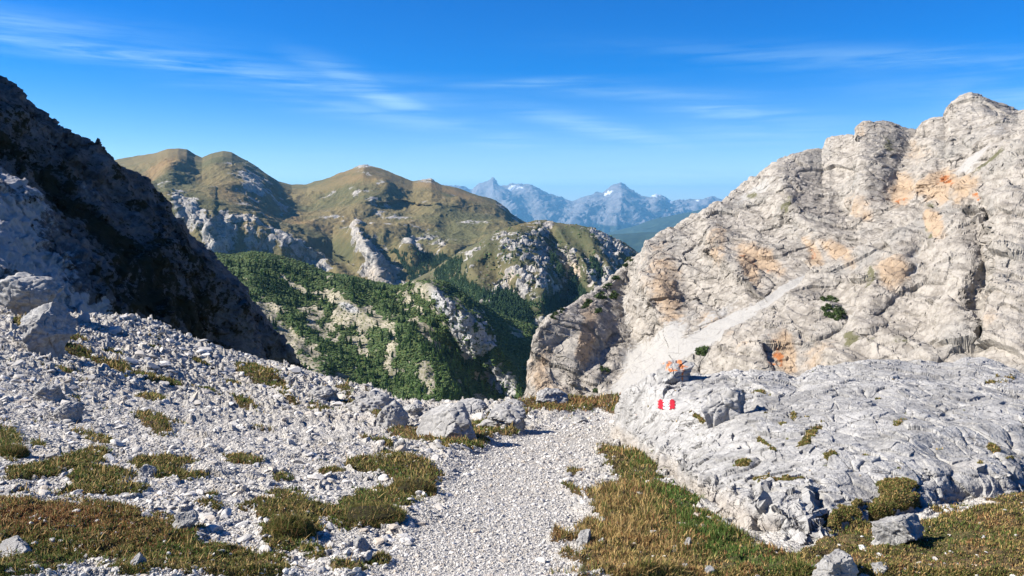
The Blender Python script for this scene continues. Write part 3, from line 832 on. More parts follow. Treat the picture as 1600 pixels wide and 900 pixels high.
#@@GROUND
# ------------------------------------------------------------------ foreground ground sheet and path
G0 = [(-900, 1500, .12), (0, 1500, .1), (800, 1500, .0), (2400, 1500, 0)]
G1 = [(-900, 900, .2), (0, 900, .1), (400, 900, .02), (800, 900, 0), (1100, 900, -.1), (1300, 900, -.06), (1600, 900, 0), (2400, 900, 0)]
G2 = [(-900, 800, .2), (0, 800, .08), (400, 800, -.08), (600, 800, -.15), (800, 800, -.25), (1000, 800, -.3), (1200, 800, -.25), (1600, 800, -.1), (2400, 800, -.1)]
G3 = [(-900, 700, .1), (0, 700, -.05), (200, 700, -.2), (400, 700, -.45), (600, 700, -.75), (800, 700, -1.05), (1000, 700, -1.15), (1300, 700, -.9), (1600, 700, -.7), (2400, 700, -.6)]
G4 = [(-900, 560, 12), (0, 572, 12.5), (100, 582, 14), (200, 605, 15.2), (300, 625, 15.6), (400, 642, 15.6), (520, 662, 14.3), (600, 668, 13.2), (700, 668, 12.0), (800, 665, 11.2), (1000, 665, 11.2), (1600, 665, 10.4), (2400, 665, 10.4)]
LIP = [(-900, 330, 26), (-300, 420, 24), (-100, 460, 22), (0, 482, 22), (60, 488, 22), (110, 493, 23), (160, 496, 23.5), (200, 497, 24), (240, 505, 24), (265, 514, 24), (300, 530, 24), (335, 545, 24), (375, 556, 24), (415, 563, 24), (450, 568, 24), (480, 580, 23), (505, 592, 22),
       (540, 603, 21.5), (575, 607, 21), (600, 616, 20), (620, 627, 19), (640, 634, 18), (680, 636, 17.5), (740, 634, 17), (790, 628, 17), (820, 627, 17), (860, 622, 17), (900, 625, 16.5), (980, 629, 16), (1100, 629, 15), (1600, 620, 15), (2400, 620, 14)]
G6 = [(a, b + 50, d * 1.5) for a, b, d in LIP]
G7 = [(a, b + 330, d * 2.4) for a, b, d in LIP]
GX, GY, GD, GT = loft(-450, 2050, 1500, [G0, G1, G2, G3, G4, LIP, G6, G7], [60, 130, 130, 110, 170, 24, 20], 14, 9, z=True)
GD = strokes(GX, GY, GD, [([(95, 540), (180, 585), (290, 610), (420, 655)], 10, 12, -0.012)])
P = at(GX, GY, GD)
near_path_l = [(960, 540), (900, 598), (850, 640), (800, 690), (760, 704), (720, 722), (695, 765), (665, 850), (640, 885), (620, 900)]
near_path_r = [(960, 950), (900, 935), (860, 922), (820, 915), (790, 900), (760, 884), (730, 885), (700, 940), (670, 965), (650, 962), (620, 940)]
def edge_at(tbl, y):
    t_ = np.array(sorted(tbl), float)
    return np.interp(y, t_[:, 0], t_[:, 1])
pf = P.reshape(-1, 3)
wob = fbm(pf / 0.5, 4).reshape(GX.shape) * 22
eL = edge_at(near_path_l, GY) + wob
eR = edge_at(near_path_r, GY) + wob
path_in = np.minimum(GX - eL, eR - GX) / 22.0
pathm = np.clip(path_in, -1, 1) * (GT < 5)
pathw = sstep(pathm, -.6, .8)
# turf patches, in the places the photograph shows them, and a strip added to deepen a shadow
turf_l = [(60, 830, 150, 42, 6, 1.2), (200, 850, 130, 44, 14, 1.2), (330, 885, 120, 30, 10, 1.1), (0, 870, 120, 50, 0, 1.2), (120, 720, 50, 16, -14, 1), (160, 745, 52, 16, 0, 1), (60, 738, 48, 13, 0, 1), (155, 770, 50, 11, 4, 1), (205, 773, 20, 9, 0, .9),
          (250, 725, 46, 12, 0, 1), (270, 745, 54, 10, 8, 1), (10, 695, 24, 26, 0, 1), (60, 695, 14, 6, 0, .8), (150, 684, 40, 7, 15, .7), (240, 668, 34, 10, 20, .9), (455, 815, 44, 38, 0, 1.2), (440, 850, 30, 16, 0, 1), (580, 795, 68, 24, -14, 1.1), (640, 748, 46, 24, 16, 1.1), (570, 735, 36, 11, 0, .9), (610, 740, 30, 12, 0, 1),
          (590, 700, 34, 6, 25, .7), (520, 745, 24, 6, 0, .8), (400, 590, 44, 12, 22, .9), (430, 605, 34, 8, 25, .8), (450, 630, 26, 6, 25, .6), (540, 620, 16, 26, -30, .6), (500, 640, 34, 8, 10, .5), (235, 623, 30, 7, 5, .8), (240, 660, 50, 5, 10, .6), (400, 672, 50, 5, 5, .6), (360, 600, 30, 5, 10, .5),
          (380, 725, 36, 8, 10, .7), (440, 750, 24, 6, 0, .7), (30, 510, 12, 9, 0, 1), (48, 513, 12, 8, 0, 1), (110, 528, 26, 7, 15, .7), (180, 552, 26, 5, 15, .6), (120, 590, 50, 6, 25, .5), (240, 545, 14, 4, 0, .6), (300, 565, 30, 6, 20, .5),
          (490, 870, 30, 12, 0, .6), (600, 880, 26, 10, 0, .7), (540, 895, 30, 8, 0, .8), (330, 780, 10, 4, 0, .6), (150, 770, 20, 8, 0, .6), (560, 630, 60, 8, 20, .55), (590, 655, 30, 9, 25, .6)]
turf_l += [(125, 552, 36, 7, 22, .8), (180, 574, 40, 8, 20, .62), (250, 598, 46, 8, 20, .7), (320, 615, 40, 6, 20, .6), (385, 634, 36, 6, 20, .7)]  # turf strip along the boulder's shadow, its dark colour standing in for shade
turf_c = [(660, 690, 54, 9, 5, 1), (720, 695, 50, 12, 5, 1.1), (745, 680, 44, 14, -10, 1.1), (790, 680, 26, 7, 0, .9), (700, 705, 20, 5, 0, .7), (840, 638, 44, 7, 0, 1.1), (880, 631, 70, 8, 0, 1.2), (940, 634, 60, 8, 0, 1.2), (960, 646, 40, 7, 10, 1.0), (900, 644, 50, 6, 0, .9), (800, 650, 26, 6, 0, .7), (890, 655, 26, 5, 0, .6), (930, 662, 26, 5, 0, .5), (770, 660, 20, 8, 0, .6),
          (950, 698, 34, 4, -8, .6), (895, 738, 18, 5, 0, .7), (890, 765, 30, 6, 30, .8)]
turf_r = [(985, 730, 48, 18, 25, 1.2), (1010, 765, 50, 26, 40, 1.2), (1040, 800, 70, 34, 45, 1.3), (1000, 830, 70, 50, 50, 1.3), (1020, 870, 110, 50, 10, 1.3), (1100, 860, 80, 40, 20, 1.3), (1180, 890, 80, 24, 10, 1.3), (940, 785, 34, 10, 25, .9), (965, 870, 40, 40, 0, 1), (1140, 940, 220, 60, 0, 1.3), (1000, 960, 60, 50, 0, 1.2),
          (1530, 860, 130, 60, 0, 1.3), (1450, 900, 150, 50, 0, 1.3), (1600, 780, 60, 50, 0, 1.2), (1350, 930, 140, 40, 0, 1.2), (1560, 800, 60, 16, -10, 1.2), (1700, 850, 160, 90, 0, 1.3), (1380, 885, 60, 24, 0, 1.1), (1320, 850, 50, 26, 0, 1.1)]
tn = fbm(pf / 0.22, 5, 0.62).reshape(GX.shape)
tn2 = fbm(pf / 0.9, 4, 0.6, off=12).reshape(GX.shape)
fade = sstep(GD, 6, 16)
tn_ = tn * (1 - fade) + tn2 * fade
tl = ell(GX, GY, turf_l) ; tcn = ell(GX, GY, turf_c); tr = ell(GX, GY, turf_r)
small = np.clip((tn2 * 1.3 + tn * 0.5 - 0.42) * 3.0, 0, 1) * (GX < 640) * (GX > -400) * 0.75 * (GT > 1.1)
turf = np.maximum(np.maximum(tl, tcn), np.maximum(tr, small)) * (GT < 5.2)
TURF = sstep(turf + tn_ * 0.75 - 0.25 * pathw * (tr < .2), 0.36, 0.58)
TURF_SOFT = blur(blur(TURF, 3, 0), 3, 1)
lumps = fbm(pf / 0.09, 3).reshape(GX.shape) * np.clip(1.4 - GD / 9, 0.3, 1)
P = displace(P, lambda q: fbm(q / 2.2, 5, .5), 0.13 * (1 - pathw * .8) * np.clip(GD / 8, .3, 2.2))
rubble = (1 - pathw) * (1 - TURF)
P[..., 2] += rubble * (0.014 * np.abs(facets(pf / 0.16, .8)[0]).reshape(GX.shape) * 2) * np.clip(GD / 5, 1, 4)
P[..., 2] += TURF_SOFT * (0.045 + 0.05 * lumps + 0.02 * tn) * np.clip(GD / 6, .8, 2)
far_rock = sstep(GY, 9e9, 9e9) if False else None
P_ground = P
hue = fbm(pf / 0.55, 4, .6, off=77).reshape(GX.shape)
hue2 = fbm(pf / 0.17, 4, .6, off=33).reshape(GX.shape)
greenness = np.clip(ell(GX, GY, [(1060, 790, 30, 60, -35, 1), (1110, 850, 70, 30, 30, 1), (1160, 880, 80, 20, 20, 1), (1000, 740, 30, 20, 0, .5), (740, 690, 30, 12, 0, .5), (1450, 850, 120, 20, 0, .5), (300, 870, 60, 20, 0, .3), (130, 740, 100, 40, 0, .3)]), 0, 1)
redness = np.clip(ell(GX, GY, [(60, 820, 140, 26, 0, .9), (150, 830, 120, 30, 14, .5), (950, 850, 50, 60, 20, .5), (1030, 860, 50, 40, 0, .55), (970, 770, 50, 10, 25, .8), (690, 690, 60, 10, 0, .6), (900, 635, 100, 10, 0, .6), (1560, 860, 60, 40, 0, .35)]), 0, 1)
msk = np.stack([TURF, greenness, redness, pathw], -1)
m, g = new_mat('gravel_ground')
co = objco(g)
r_, gg, b_, al = attr(g)
v1 = g.n('ShaderNodeTexVoronoi', {}, {'Vector': co, 'Scale': 38.0})
v2 = g.n('ShaderNodeTexVoronoi', {}, {'Vector': co, 'Scale': 95.0})
n1 = g.noise(co, 1.3, 6, 0.6); n2 = g.noise(co, 22, 6, 0.7)
bw1 = g.n('ShaderNodeSeparateColor', {}, {0: v1.outputs['Color']}).outputs[0]
bw2 = g.n('ShaderNodeSeparateColor', {}, {0: v2.outputs['Color']}).outputs[0]
gv = g.math('ADD', g.math('MULTIPLY', bw1, 0.5), g.math('MULTIPLY', bw2, 0.5))
gc = g.mix(gv, (0.20, 0.188, 0.17), (0.46, 0.435, 0.395))
gc = g.mix(g.math('MULTIPLY', g.step(n1, 0.45, 0.7), 0.35), gc, (0.34, 0.29, 0.23))
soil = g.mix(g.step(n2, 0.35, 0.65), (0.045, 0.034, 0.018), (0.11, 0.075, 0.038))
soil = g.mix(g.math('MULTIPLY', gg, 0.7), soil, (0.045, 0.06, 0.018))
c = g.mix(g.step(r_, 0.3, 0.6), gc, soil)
hh = g.math('SUBTRACT', g.math('MULTIPLY', n2, 0.4), g.math('ADD', g.math('MULTIPLY', v1.outputs['Distance'], 0.8), g.math('MULTIPLY', v2.outputs['Distance'], 0.4)))
finish(m, g, c, 0.92, hh, 0.9, 0.02, 0.15)
M_gravel = m
isp = (pathw[:-1, :-1] > 0.5)
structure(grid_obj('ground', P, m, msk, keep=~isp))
structure(grid_obj('path', P, m, msk, keep=isp))


def ground_at(px, py):
    """the point of the ground sheet that stands at this pixel of the photograph"""
    ppx, ppy = GROUND_PIX
    d = (ppx - px) ** 2 + (ppy - py) ** 2
    d = np.where(GT > 5.02, 1e9, d)
    k = np.unravel_index(np.argmin(d), d.shape)
    return P_ground[k], k
GROUND_PIX = topix(P_ground)

#@@OUTCROP
# ------------------------------------------------------------------ big limestone outcrop with the painted trail mark
def outz(px, py):
    return float(depth_for_z(px, py, 0)) 
O_base = [(962, 660, 10.2), (970, 690, 9.3), (985, 712, 8.3), (1005, 728, 7.5), (1030, 748, 6.6), (1050, 766, 6.0), (1075, 788, 5.4), (1105, 815, 4.8), (1140, 846, 4.25), (1180, 868, 3.9), (1225, 880, 3.75), (1260, 885, 3.68), (1300, 872, 3.8), (1350, 850, 4.0),
          (1400, 845, 4.05), (1450, 842, 4.05), (1470, 806, 4.5), (1500, 800, 4.6), (1560, 802, 4.55), (1588, 790, 4.7), (1600, 770, 5.0), (1700, 750, 5.3), (1900, 740, 5.4)]
O_under = [(a, b + 38, d * 1.0) for a, b, d in O_base]
O_edge = [(962, 655, 10.3), (972, 662, 9.4), (985, 672, 8.6), (1010, 690, 7.65), (1050, 712, 6.3), (1100, 745, 5.1), (1150, 780, 4.45), (1200, 800, 4.1), (1260, 812, 3.95), (1320, 800, 4.0), (1400, 790, 4.15), (1470, 765, 4.65), (1560, 752, 4.8), (1590, 740, 5.0), (1700, 720, 5.5), (1900, 700, 5.8)]
O_m1 = [(962, 650, 10.4), (975, 650, 9.5), (990, 650, 8.9), (1010, 650, 8.5), (1040, 652, 7.9), (1100, 668, 6.6), (1200, 690, 5.4), (1300, 690, 5.1), (1400, 680, 5.2), (1500, 670, 5.5), (1600, 660, 5.8), (1700, 650, 6.2), (1900, 640, 6.6)]
O_m2 = [(962, 642, 10.5), (975, 635, 9.6), (990, 618, 9.1), (1010, 612, 8.8), (1040, 608, 8.5), (1080, 606, 8.3), (1130, 606, 8.0), (1200, 622, 7.4), (1300, 610, 7.3), (1400, 600, 7.4), (1500, 605, 7.4), (1600, 615, 7.4), (1900, 600, 8)]
O_top = [(962, 636, 10.6), (972, 622, 9.8), (984, 606, 9.5), (1000, 592, 9.3), (1015, 583, 9.2), (1040, 584, 9.2), (1080, 588, 9.2), (1110, 590, 9.2), (1130, 583, 9.2), (1150, 580, 9.2), (1180, 583, 9.1), (1215, 586, 9.0), (1245, 592, 9), (1262, 582, 9.1), (1280, 574, 9.2), (1310, 570, 9.2), (1350, 566, 9.2),
         (1400, 562, 9.3), (1440, 561, 9.4), (1465, 566, 9.4), (1490, 568, 9.4), (1510, 561, 9.5), (1540, 563, 9.5), (1562, 570, 9.5), (1580, 577, 9.4), (1600, 590, 9.3), (1650, 596, 9.2), (1900, 600, 9)]
O_b1 = [(a, b + 12, d * 1.07) for a, b, d in O_top]
O_b2 = [(a, b + 150, d * 1.2) for a, b, d in O_top]
OX, OY, OD, OT = loft(962, 1900, 1250, [O_under, O_base, O_edge, O_m1, O_m2, O_top, O_b1, O_b2], [20, 190, 190, 160, 110, 12, 20], 9, 6)
OD = strokes(OX, OY, OD, [([(1125, 655), (1178, 648), (1185, 615), (1160, 600)], 26, 3.0, 0.03), ([(1030, 645), (1070, 652), (1100, 640)], 14, 3, 0.012),
                          ([(1285, 660), (1400, 720), (1470, 700)], 30, 18, -0.012), ([(1230, 835), (1330, 790), (1400, 770)], 20, 22, -0.02), ([(1180, 800), (1250, 790), (1290, 835)], 30, 20, 0.03),
                          ([(1480, 740), (1560, 735), (1590, 760)], 30, 14, 0.035), ([(1410, 700), (1460, 740), (1462, 770)], 24, 10, 0.02), ([(1000, 680), (1060, 730), (1130, 800)], 14, 14, 0.012)])
# left end turns away from the viewer
P = at(OX, OY, OD)
dip_o = np.array([0.30, -0.42, 0.86]); dip_o /= np.linalg.norm(dip_o)
def strata_o(q, T_, sharp=0.85, off=0.0):
    h = q @ dip_o + fbm(q / (T_ * 9.0), 4, off=off) * T_ * 1.2
    f_ = (h / T_) % 1.0
    k_ = np.floor(h / T_)
    rr = (np.sin(k_ * 12.9898 + 4.1) * 43758.5453) % 1.0
    return np.where(f_ < sharp, f_ / sharp, (1 - f_) / (1 - sharp)) * (0.4 + 0.6 * rr)
sidef = sstep(2.6 - OT, 0.0, 1.2)               # the layered front face
markw = np.clip(1 - ell(OX, OY, [(1041, 632, 24, 14, 0, 1.25)]), 0.02, 1)
P = displace(P, lambda q: fbm(q / 1.3, 3, .45), 0.10 * markw * np.where(OT > 4.9, .6, 1))
P = displace(P, lambda q: strata_o(q, 0.16) * .7 + strata_o(q, 0.055, off=5.0) * .35, (0.011 + 0.035 * sidef) * markw)
def blocks(q):
    w_ = q + .06 * np.stack([perlin(q * 3), perlin(q * 3 + 9), perlin(q * 3 + 20)], 1)
    a_, e_ = facets(w_ @ np.array([[1, .25, 0], [0, .62, 0], [0, 0, 1.5]]) / .40, .7)
    b_, f_ = facets(w_ * np.array([1, .7, 1]) / .13, .9, 3)
    return a_ * .5 + b_ * .30 - .9 * np.exp(-e_ / .035) * sstep(perlin(q * 1.3), -.05, .25) - .35 * np.exp(-f_ / .05) * sstep(perlin(q * 2.1 + 5), 0, .3)
P = displace(P, blocks, (0.038 + 0.026 * sidef) * markw)
P = displace(P, lambda q: fbm(q / .05, 4, .65), 0.011 * markw)
oturf_l = [(1395, 785, 36, 20, 0, 1.1), (1400, 770, 30, 14, 0, 1.2), (1370, 800, 40, 16, 0, .9), (1290, 825, 30, 14, -10, 1), (1330, 835, 36, 12, 0, .9), (1320, 810, 20, 8, 0, .8), (1450, 820, 30, 10, 0, .9), (1195, 690, 22, 5, 40, .9), (1262, 680, 24, 6, -40, 1), (1225, 755, 40, 6, -10, .9), (1190, 752, 20, 5, 10, .7), (1162, 727, 14, 5, 0, .9),
           (1293, 718, 18, 6, -35, .8), (1190, 615, 14, 3, 10, .8), (1200, 648, 10, 4, 0, .6), (1090, 652, 12, 4, 20, .8), (1240, 652, 8, 5, 0, .7), (1222, 665, 10, 4, 0, .7), (1550, 700, 12, 6, 20, .9), (1570, 726, 8, 4, 0, .7), (1530, 738, 8, 4, 0, .6), (1400, 662, 12, 4, -10, .6), (1355, 710, 18, 3, -5, .6), (1106, 808, 8, 14, 0, .7), (1550, 597, 18, 3, 10, .6), (1575, 598, 12, 3, 0, .5)]
on = fbm(P.reshape(-1, 3) / .12, 5, .6).reshape(OX.shape)
oturf = sstep(ell(OX, OY, oturf_l) + on * 1.15, .48, .66) * (OT < 4.95) * (OT > .9)
P = displace(P, lambda q: fbm(q / .07, 3) * .3 + .5, 0.012 * blur(blur(oturf, 2, 0), 2, 1))
rust = ell(OX, OY, [(1060, 575, 30, 10, 0, 1), (1135, 617, 8, 3, 0, .8), (1118, 634, 12, 3, -10, .7), (995, 648, 5, 4, 0, .7)])
warmo = np.clip(sidef * (OX < 1220) * .8 + .5 * ell(OX, OY, [(1500, 740, 60, 20, 0, .9), (1150, 830, 80, 30, 30, .9)]), 0, 1)
msk = np.stack([oturf, warmo, rust, ell(OX, OY, [(1107, 810, 7, 14, 0, 1)])], -1)
m, g = new_mat('outcrop_limestone')
co = objco(g)
r_, gg, b_, al = attr(g)
n1 = g.noise(co, 1.6, 9, 0.6); n2 = g.noise(co, 9, 9, 0.68); n3 = g.noise(co, 60, 6, 0.7)
lf = g.math('ADD', g.math('MULTIPLY', n1, .45), g.math('MULTIPLY', n2, .55))
rk = g.mix(g.step(lf, 0.38, 0.60), (0.20, 0.193, 0.182), (0.365, 0.354, 0.334))
wm = g.math('ADD', gg, g.math('MULTIPLY', g.math('SUBTRACT', n1, .5), 1.5))
rk = g.mix(g.math('MULTIPLY', g.step(wm, 0.3, 0.9), 0.65), rk, g.mix(g.step(n2, .35, .65), (0.21, 0.178, 0.143), (0.34, 0.295, 0.24)))
rk = g.mix(g.math('MULTIPLY', g.step(n3, 0.56, 0.72), 0.45), rk, (0.20, 0.20, 0.195))
cr = g.voro(g.mapv(co, (1, 1, 2.4), (0.3, 0.25, 0)), 3.4, 'DISTANCE_TO_EDGE')
crm = g.math('MULTIPLY', g.step(g.math('ADD', cr, g.math('MULTIPLY', n2, 0.05)), 0.036, 0.026), g.step(n1, 0.48, 0.6))
cr2 = g.voro(g.mapv(co, (1, .8, 1.8), (0.1, -0.3, 0.5)), 9.0, 'DISTANCE_TO_EDGE')
crm2 = g.math('MULTIPLY', g.step(g.math('ADD', cr2, g.math('MULTIPLY', n2, 0.06)), 0.050, 0.032), g.step(n2, 0.50, 0.60))
crm = g.math('MAXIMUM', crm, g.math('MULTIPLY', crm2, .8))
rk = g.mix(g.math('MULTIPLY', crm, 0.78), rk, (0.085, 0.075, 0.065))
rk = g.mix(g.step(g.math('ADD', b_, g.math('MULTIPLY', g.math('SUBTRACT', n2, 0.5), 2.4)), 0.75, 1.0), rk, (0.50, 0.17, 0.06))
rk = g.mix(g.step(g.math('ADD', al, g.math('MULTIPLY', g.math('SUBTRACT', n2, 0.5), 2.0)), 0.6, 1.0), rk, (0.30, 0.25, 0.06))
c = g.mix(g.step(r_, 0.3, 0.6), rk, g.mix(g.step(n3, .35, .65), (0.06, 0.048, 0.02), (0.13, 0.10, 0.04)))
hh = g.math('SUBTRACT', g.math('ADD', g.math('MULTIPLY', n2, 1.0), g.math('MULTIPLY', n3, 0.25)), g.math('MULTIPLY', crm, 0.8))
finish(m, g, c, 0.88, hh, 0.8, 0.03, 0.2)
M_outcrop = m
OUT = grid_obj('rock_outcrop', P, m, msk, smooth=False)
tag(OUT, 'big pale layered limestone outcrop beside the path, carrying a red and white trail mark', 'rock outcrop')
P_out = P


def surf_patch(P, PXg, PYg, name, px0, px1, py0, py1, nx, ny, mat, off, shape, parent):
    """a coat of paint on the sheet P between these pixels; shape(u, v) says where paint is"""
    px, py = topix(P)
    ok = (px > px0 - 12) & (px < px1 + 12) & (py > py0 - 12) & (py < py1 + 12)
    n_ = gnormals(P)
    ok &= (n_ * (EYE - P)).sum(-1) > 0
    ok &= (OT > 1) & (OT < 5)
    X, Y, Q = px[ok], py[ok], P[ok]
    us, vs = np.linspace(px0, px1, nx), np.linspace(py0, py1, ny)
    V = np.zeros((ny, nx, 3))
    for j, yy in enumerate(vs):
        for i, xx in enumerate(us):
            w_ = np.exp(-((X - xx) ** 2 + (Y - yy) ** 2) / (2 * 1.0 ** 2)) + 1e-12
            d_ = (w_ * Q[:, 1]).sum() / w_.sum()
            V[j, i] = EYE + ray(xx, yy) * (d_ - off)
    F = grid_faces(ny, nx)
    uc = (np.arange(nx - 1) + .5) / (nx - 1)
    vc = (np.arange(ny - 1) + .5) / (ny - 1)
    U, Vv = np.meshgrid(uc, vc)
    keep = shape(U, Vv)
    F = F[keep][:, ::-1]
    Vf = V.reshape(-1, 3)
    used, inv = np.unique(F.ravel(), return_inverse=True)
    return mesh_from(name, Vf[used], inv.reshape(-1, 4), mat, parent=parent)


def rounded(U, V, x0, x1, r=.22, seed=0):
    e = .035 * np.sin(V * 21 + seed) + .03 * np.sin(V * 47 + seed * 2)
    e2 = .05 * np.sin(U * 25 + seed) + .03 * np.sin(U * 61)
    return (U > x0 + e) & (U < x1 + e) & (V > .05 + e2) & (V < .95 + e2)


white = plain('trail_paint_white', (0.68, 0.68, 0.67), 0.6, 40, .06)
red = plain('trail_paint_red', (0.33, 0.010, 0.018), 0.6, 40, .3)
black = plain('trail_paint_black', (0.015, 0.015, 0.018), 0.7, 60, .3)
MK = (1027.5, 1055, 623.5, 640)
mark = surf_patch(P_out, OX, OY, 'trail_mark', *MK, 56, 34, white, 0.022, lambda U, V: rounded(U, V, .30, .70), OUT)
rb1 = surf_patch(P_out, OX, OY, 'red_band', *MK, 56, 34, red, 0.025, lambda U, V: rounded(U, V, .02, .32, seed=1) & ~((U < .1) & ((V < .16) | (V > .84))), mark)
rb2 = surf_patch(P_out, OX, OY, 'red_band', *MK, 56, 34, red, 0.025, lambda U, V: rounded(U, V, .67, .98, seed=3) & ~((U > .92) & ((V < .14) | (V > .86))), mark)
GL = {'2': ["0110", "1001", "0001", "0010", "0100", "1000", "1111"], '3': ["1110", "0001", "0001", "0110", "0001", "0001", "1110"]}
def digits(U, V):
    k = np.zeros(U.shape, bool)
    for ch, x0 in (('2', .345), ('3', .525)):
        for rr, row in enumerate(GL[ch]):
            for cc, b in enumerate(row):
                if b == '1':
                    cx_, cy_ = x0 + (cc + .5) * .033, .22 + (rr + .5) * .078
                    k |= (np.abs(U - cx_) < .0175) & (np.abs(V - cy_) < .042)
    return k
surf_patch(P_out, OX, OY, 'number', *MK, 150, 90, black, 0.028, digits, mark)

#@@ROCKS
# ------------------------------------------------------------------ stones
def ico(sub):
    t = (1 + 5 ** .5) / 2
    V = [(-1, t, 0), (1, t, 0), (-1, -t, 0), (1, -t, 0), (0, -1, t), (0, 1, t), (0, -1, -t), (0, 1, -t), (t, 0, -1), (t, 0, 1), (-t, 0, -1), (-t, 0, 1)]
    V = [np.array(v) / np.linalg.norm(v) for v in V]
    F = [(0, 11, 5), (0, 5, 1), (0, 1, 7), (0, 7, 10), (0, 10, 11), (1, 5, 9), (5, 11, 4), (11, 10, 2), (10, 7, 6), (7, 1, 8), (3, 9, 4), (3, 4, 2), (3, 2, 6), (3, 6, 8), (3, 8, 9), (4, 9, 5), (2, 4, 11), (6, 2, 10), (8, 6, 7), (9, 8, 1)]
    for _ in range(sub):
        c, F2 = {}, []
        def mid(a, b):
            k = (min(a, b), max(a, b))
            if k not in c:
                v = V[a] + V[b]
                V.append(v / np.linalg.norm(v))
                c[k] = len(V) - 1
            return c[k]
        for a, b, d in F:
            x, y, z_ = mid(a, b), mid(b, d), mid(d, a)
            F2 += [(a, x, z_), (b, y, x), (d, z_, y), (x, y, z_)]
        F = F2
    return np.array(V), np.array(F)


ICO = {k: ico(k) for k in (1, 2, 3, 5)}


def cut_stone(sub, seed, ncut=9, rough=0.06):
    """a sphere cut by random planes: an angular broken stone"""
    r = np.random.default_rng(seed)
    V, F = ICO[sub]
    V = V.copy()
    for _ in range(ncut):
        n_ = r.normal(size=3)
        n_ /= np.linalg.norm(n_)
        h = r.uniform(.45, .85)
        d = V @ n_
        V = V - np.where(d > h, d - h, 0)[:, None] * n_
    V = V * (1 + rough * fbm(V * 2.2 + seed * 3.1, 3)[:, None])
    return V, F


def batch(name, protos, pos, scl, rot, mat, msk_fn, smooth=False, normals=None):
    """one mesh of many pieces; protos: list of (V, F)"""
    n_ = len(pos)
    which = rng.integers(0, len(protos), n_)
    Vs, Fs, Ms = [], [], []
    off = 0
    cz, sz = np.cos(rot[:, 2]), np.sin(rot[:, 2])
    cx_, sx_ = np.cos(rot[:, 0]), np.sin(rot[:, 0])
    cy_, sy_ = np.cos(rot[:, 1]), np.sin(rot[:, 1])
    z0, o1 = np.zeros(n_), np.ones(n_)
    Rz = np.stack([cz, -sz, z0, sz, cz, z0, z0, z0, o1], 1).reshape(-1, 3, 3)
    Rx = np.stack([o1, z0, z0, z0, cx_, -sx_, z0, sx_, cx_], 1).reshape(-1, 3, 3)
    Ry = np.stack([cy_, z0, sy_, z0, o1, z0, -sy_, z0, cy_], 1).reshape(-1, 3, 3)
    Rm = Rx @ Ry @ Rz
    mk = msk_fn(n_)
    for k, (V, F) in enumerate(protos):
        ii = np.nonzero(which == k)[0]
        if not len(ii):
            continue
        q = V[None] * scl[ii][:, None, :]
        q = np.einsum('nij,nvj->nvi', Rm[ii], q) + pos[ii][:, None, :]
        Vs.append(q.reshape(-1, 3))
        Fs.append((F[None] + (np.arange(len(ii)) * len(V))[:, None, None]).reshape(-1, F.shape[1]) + off)
        Ms.append(np.repeat(mk[ii], len(V), 0))
        off += len(ii) * len(V)
    return mesh_from(name, np.concatenate(Vs), np.concatenate(Fs), mat, {'msk': np.concatenate(Ms)}, smooth)


M_stone = stone_material('loose_limestone', (0.33, 0.312, 0.285), (0.58, 0.553, 0.51), (0.42, 0.35, 0.27), 9.0)


def sample_grid(P, weight, n_):
    """random points of a sheet, weight per cell"""
    w_ = weight[:-1, :-1].ravel().astype(float)
    w_ = np.clip(w_, 0, None)
    cs = np.cumsum(w_)
    k = np.searchsorted(cs, rng.random(n_) * cs[-1])
    k = np.clip(k, 0, len(w_) - 1)
    i, j = np.divmod(k, P.shape[1] - 1)
    a, b = rng.random(n_)[:, None], rng.random(n_)[:, None]
    q = P[i, j] * (1 - a) * (1 - b) + P[i, j + 1] * a * (1 - b) + P[i + 1, j] * (1 - a) * b + P[i + 1, j + 1] * a * b
    return q, i, j


def cell_px_area(X, Y):
    dx = np.abs(np.gradient(X, axis=1)); dy = np.abs(np.gradient(Y, axis=0))
    return dx * dy


vis = (GT > 0.75) & (GT < 5.03) & (GX > -150) & (GX < 1750)
pa = cell_px_area(GX, GY) * vis
def tintmask(n_):
    return np.stack([rng.random(n_), rng.random(n_), rng.random(n_), np.ones(n_)], 1)
def rots(n_, tilt=.5):
    return np.stack([rng.normal(0, tilt, n_), rng.normal(0, tilt, n_), rng.uniform(0, 6.28, n_)], 1)
protoS = [cut_stone(1, s, 6) for s in range(10)]
protoM = [cut_stone(2, 50 + s, 9) for s in range(10)]
outcrop_here = (GX > 1000) & (GY < interp_line([(a, b) for a, b, d in O_base], GX) - 10)
# fine gravel everywhere
w_ = pa * (1 - .88 * TURF) * np.where(tr > .3, 1 - .93 * TURF, 1) * (1 + 1.0 * pathw) * (~outcrop_here)
n_ = 80000
q, i, j = sample_grid(P_ground, w_, n_)
px_sz = 1.0 * (1 - rng.random(n_)) ** (-1 / 2.9)
px_sz = np.clip(px_sz, .9, 7)
px_sz = np.where(pathw[i, j] > .5, np.clip(px_sz, .8, 4), px_sz)
s_ = px_sz * GD[i, j] / FPX
s_ = np.clip(s_, .004, .05 + .05 * (pathw[i, j] < .5))
scl = s_[:, None] * np.stack([rng.uniform(.8, 1.4, n_), rng.uniform(.7, 1.1, n_), rng.uniform(.4, .8, n_)], 1)
q[:, 2] += s_ * .18
o = batch('gravel', protoS, q, scl, rots(n_), M_stone, tintmask)
o['kind'] = 'stuff'
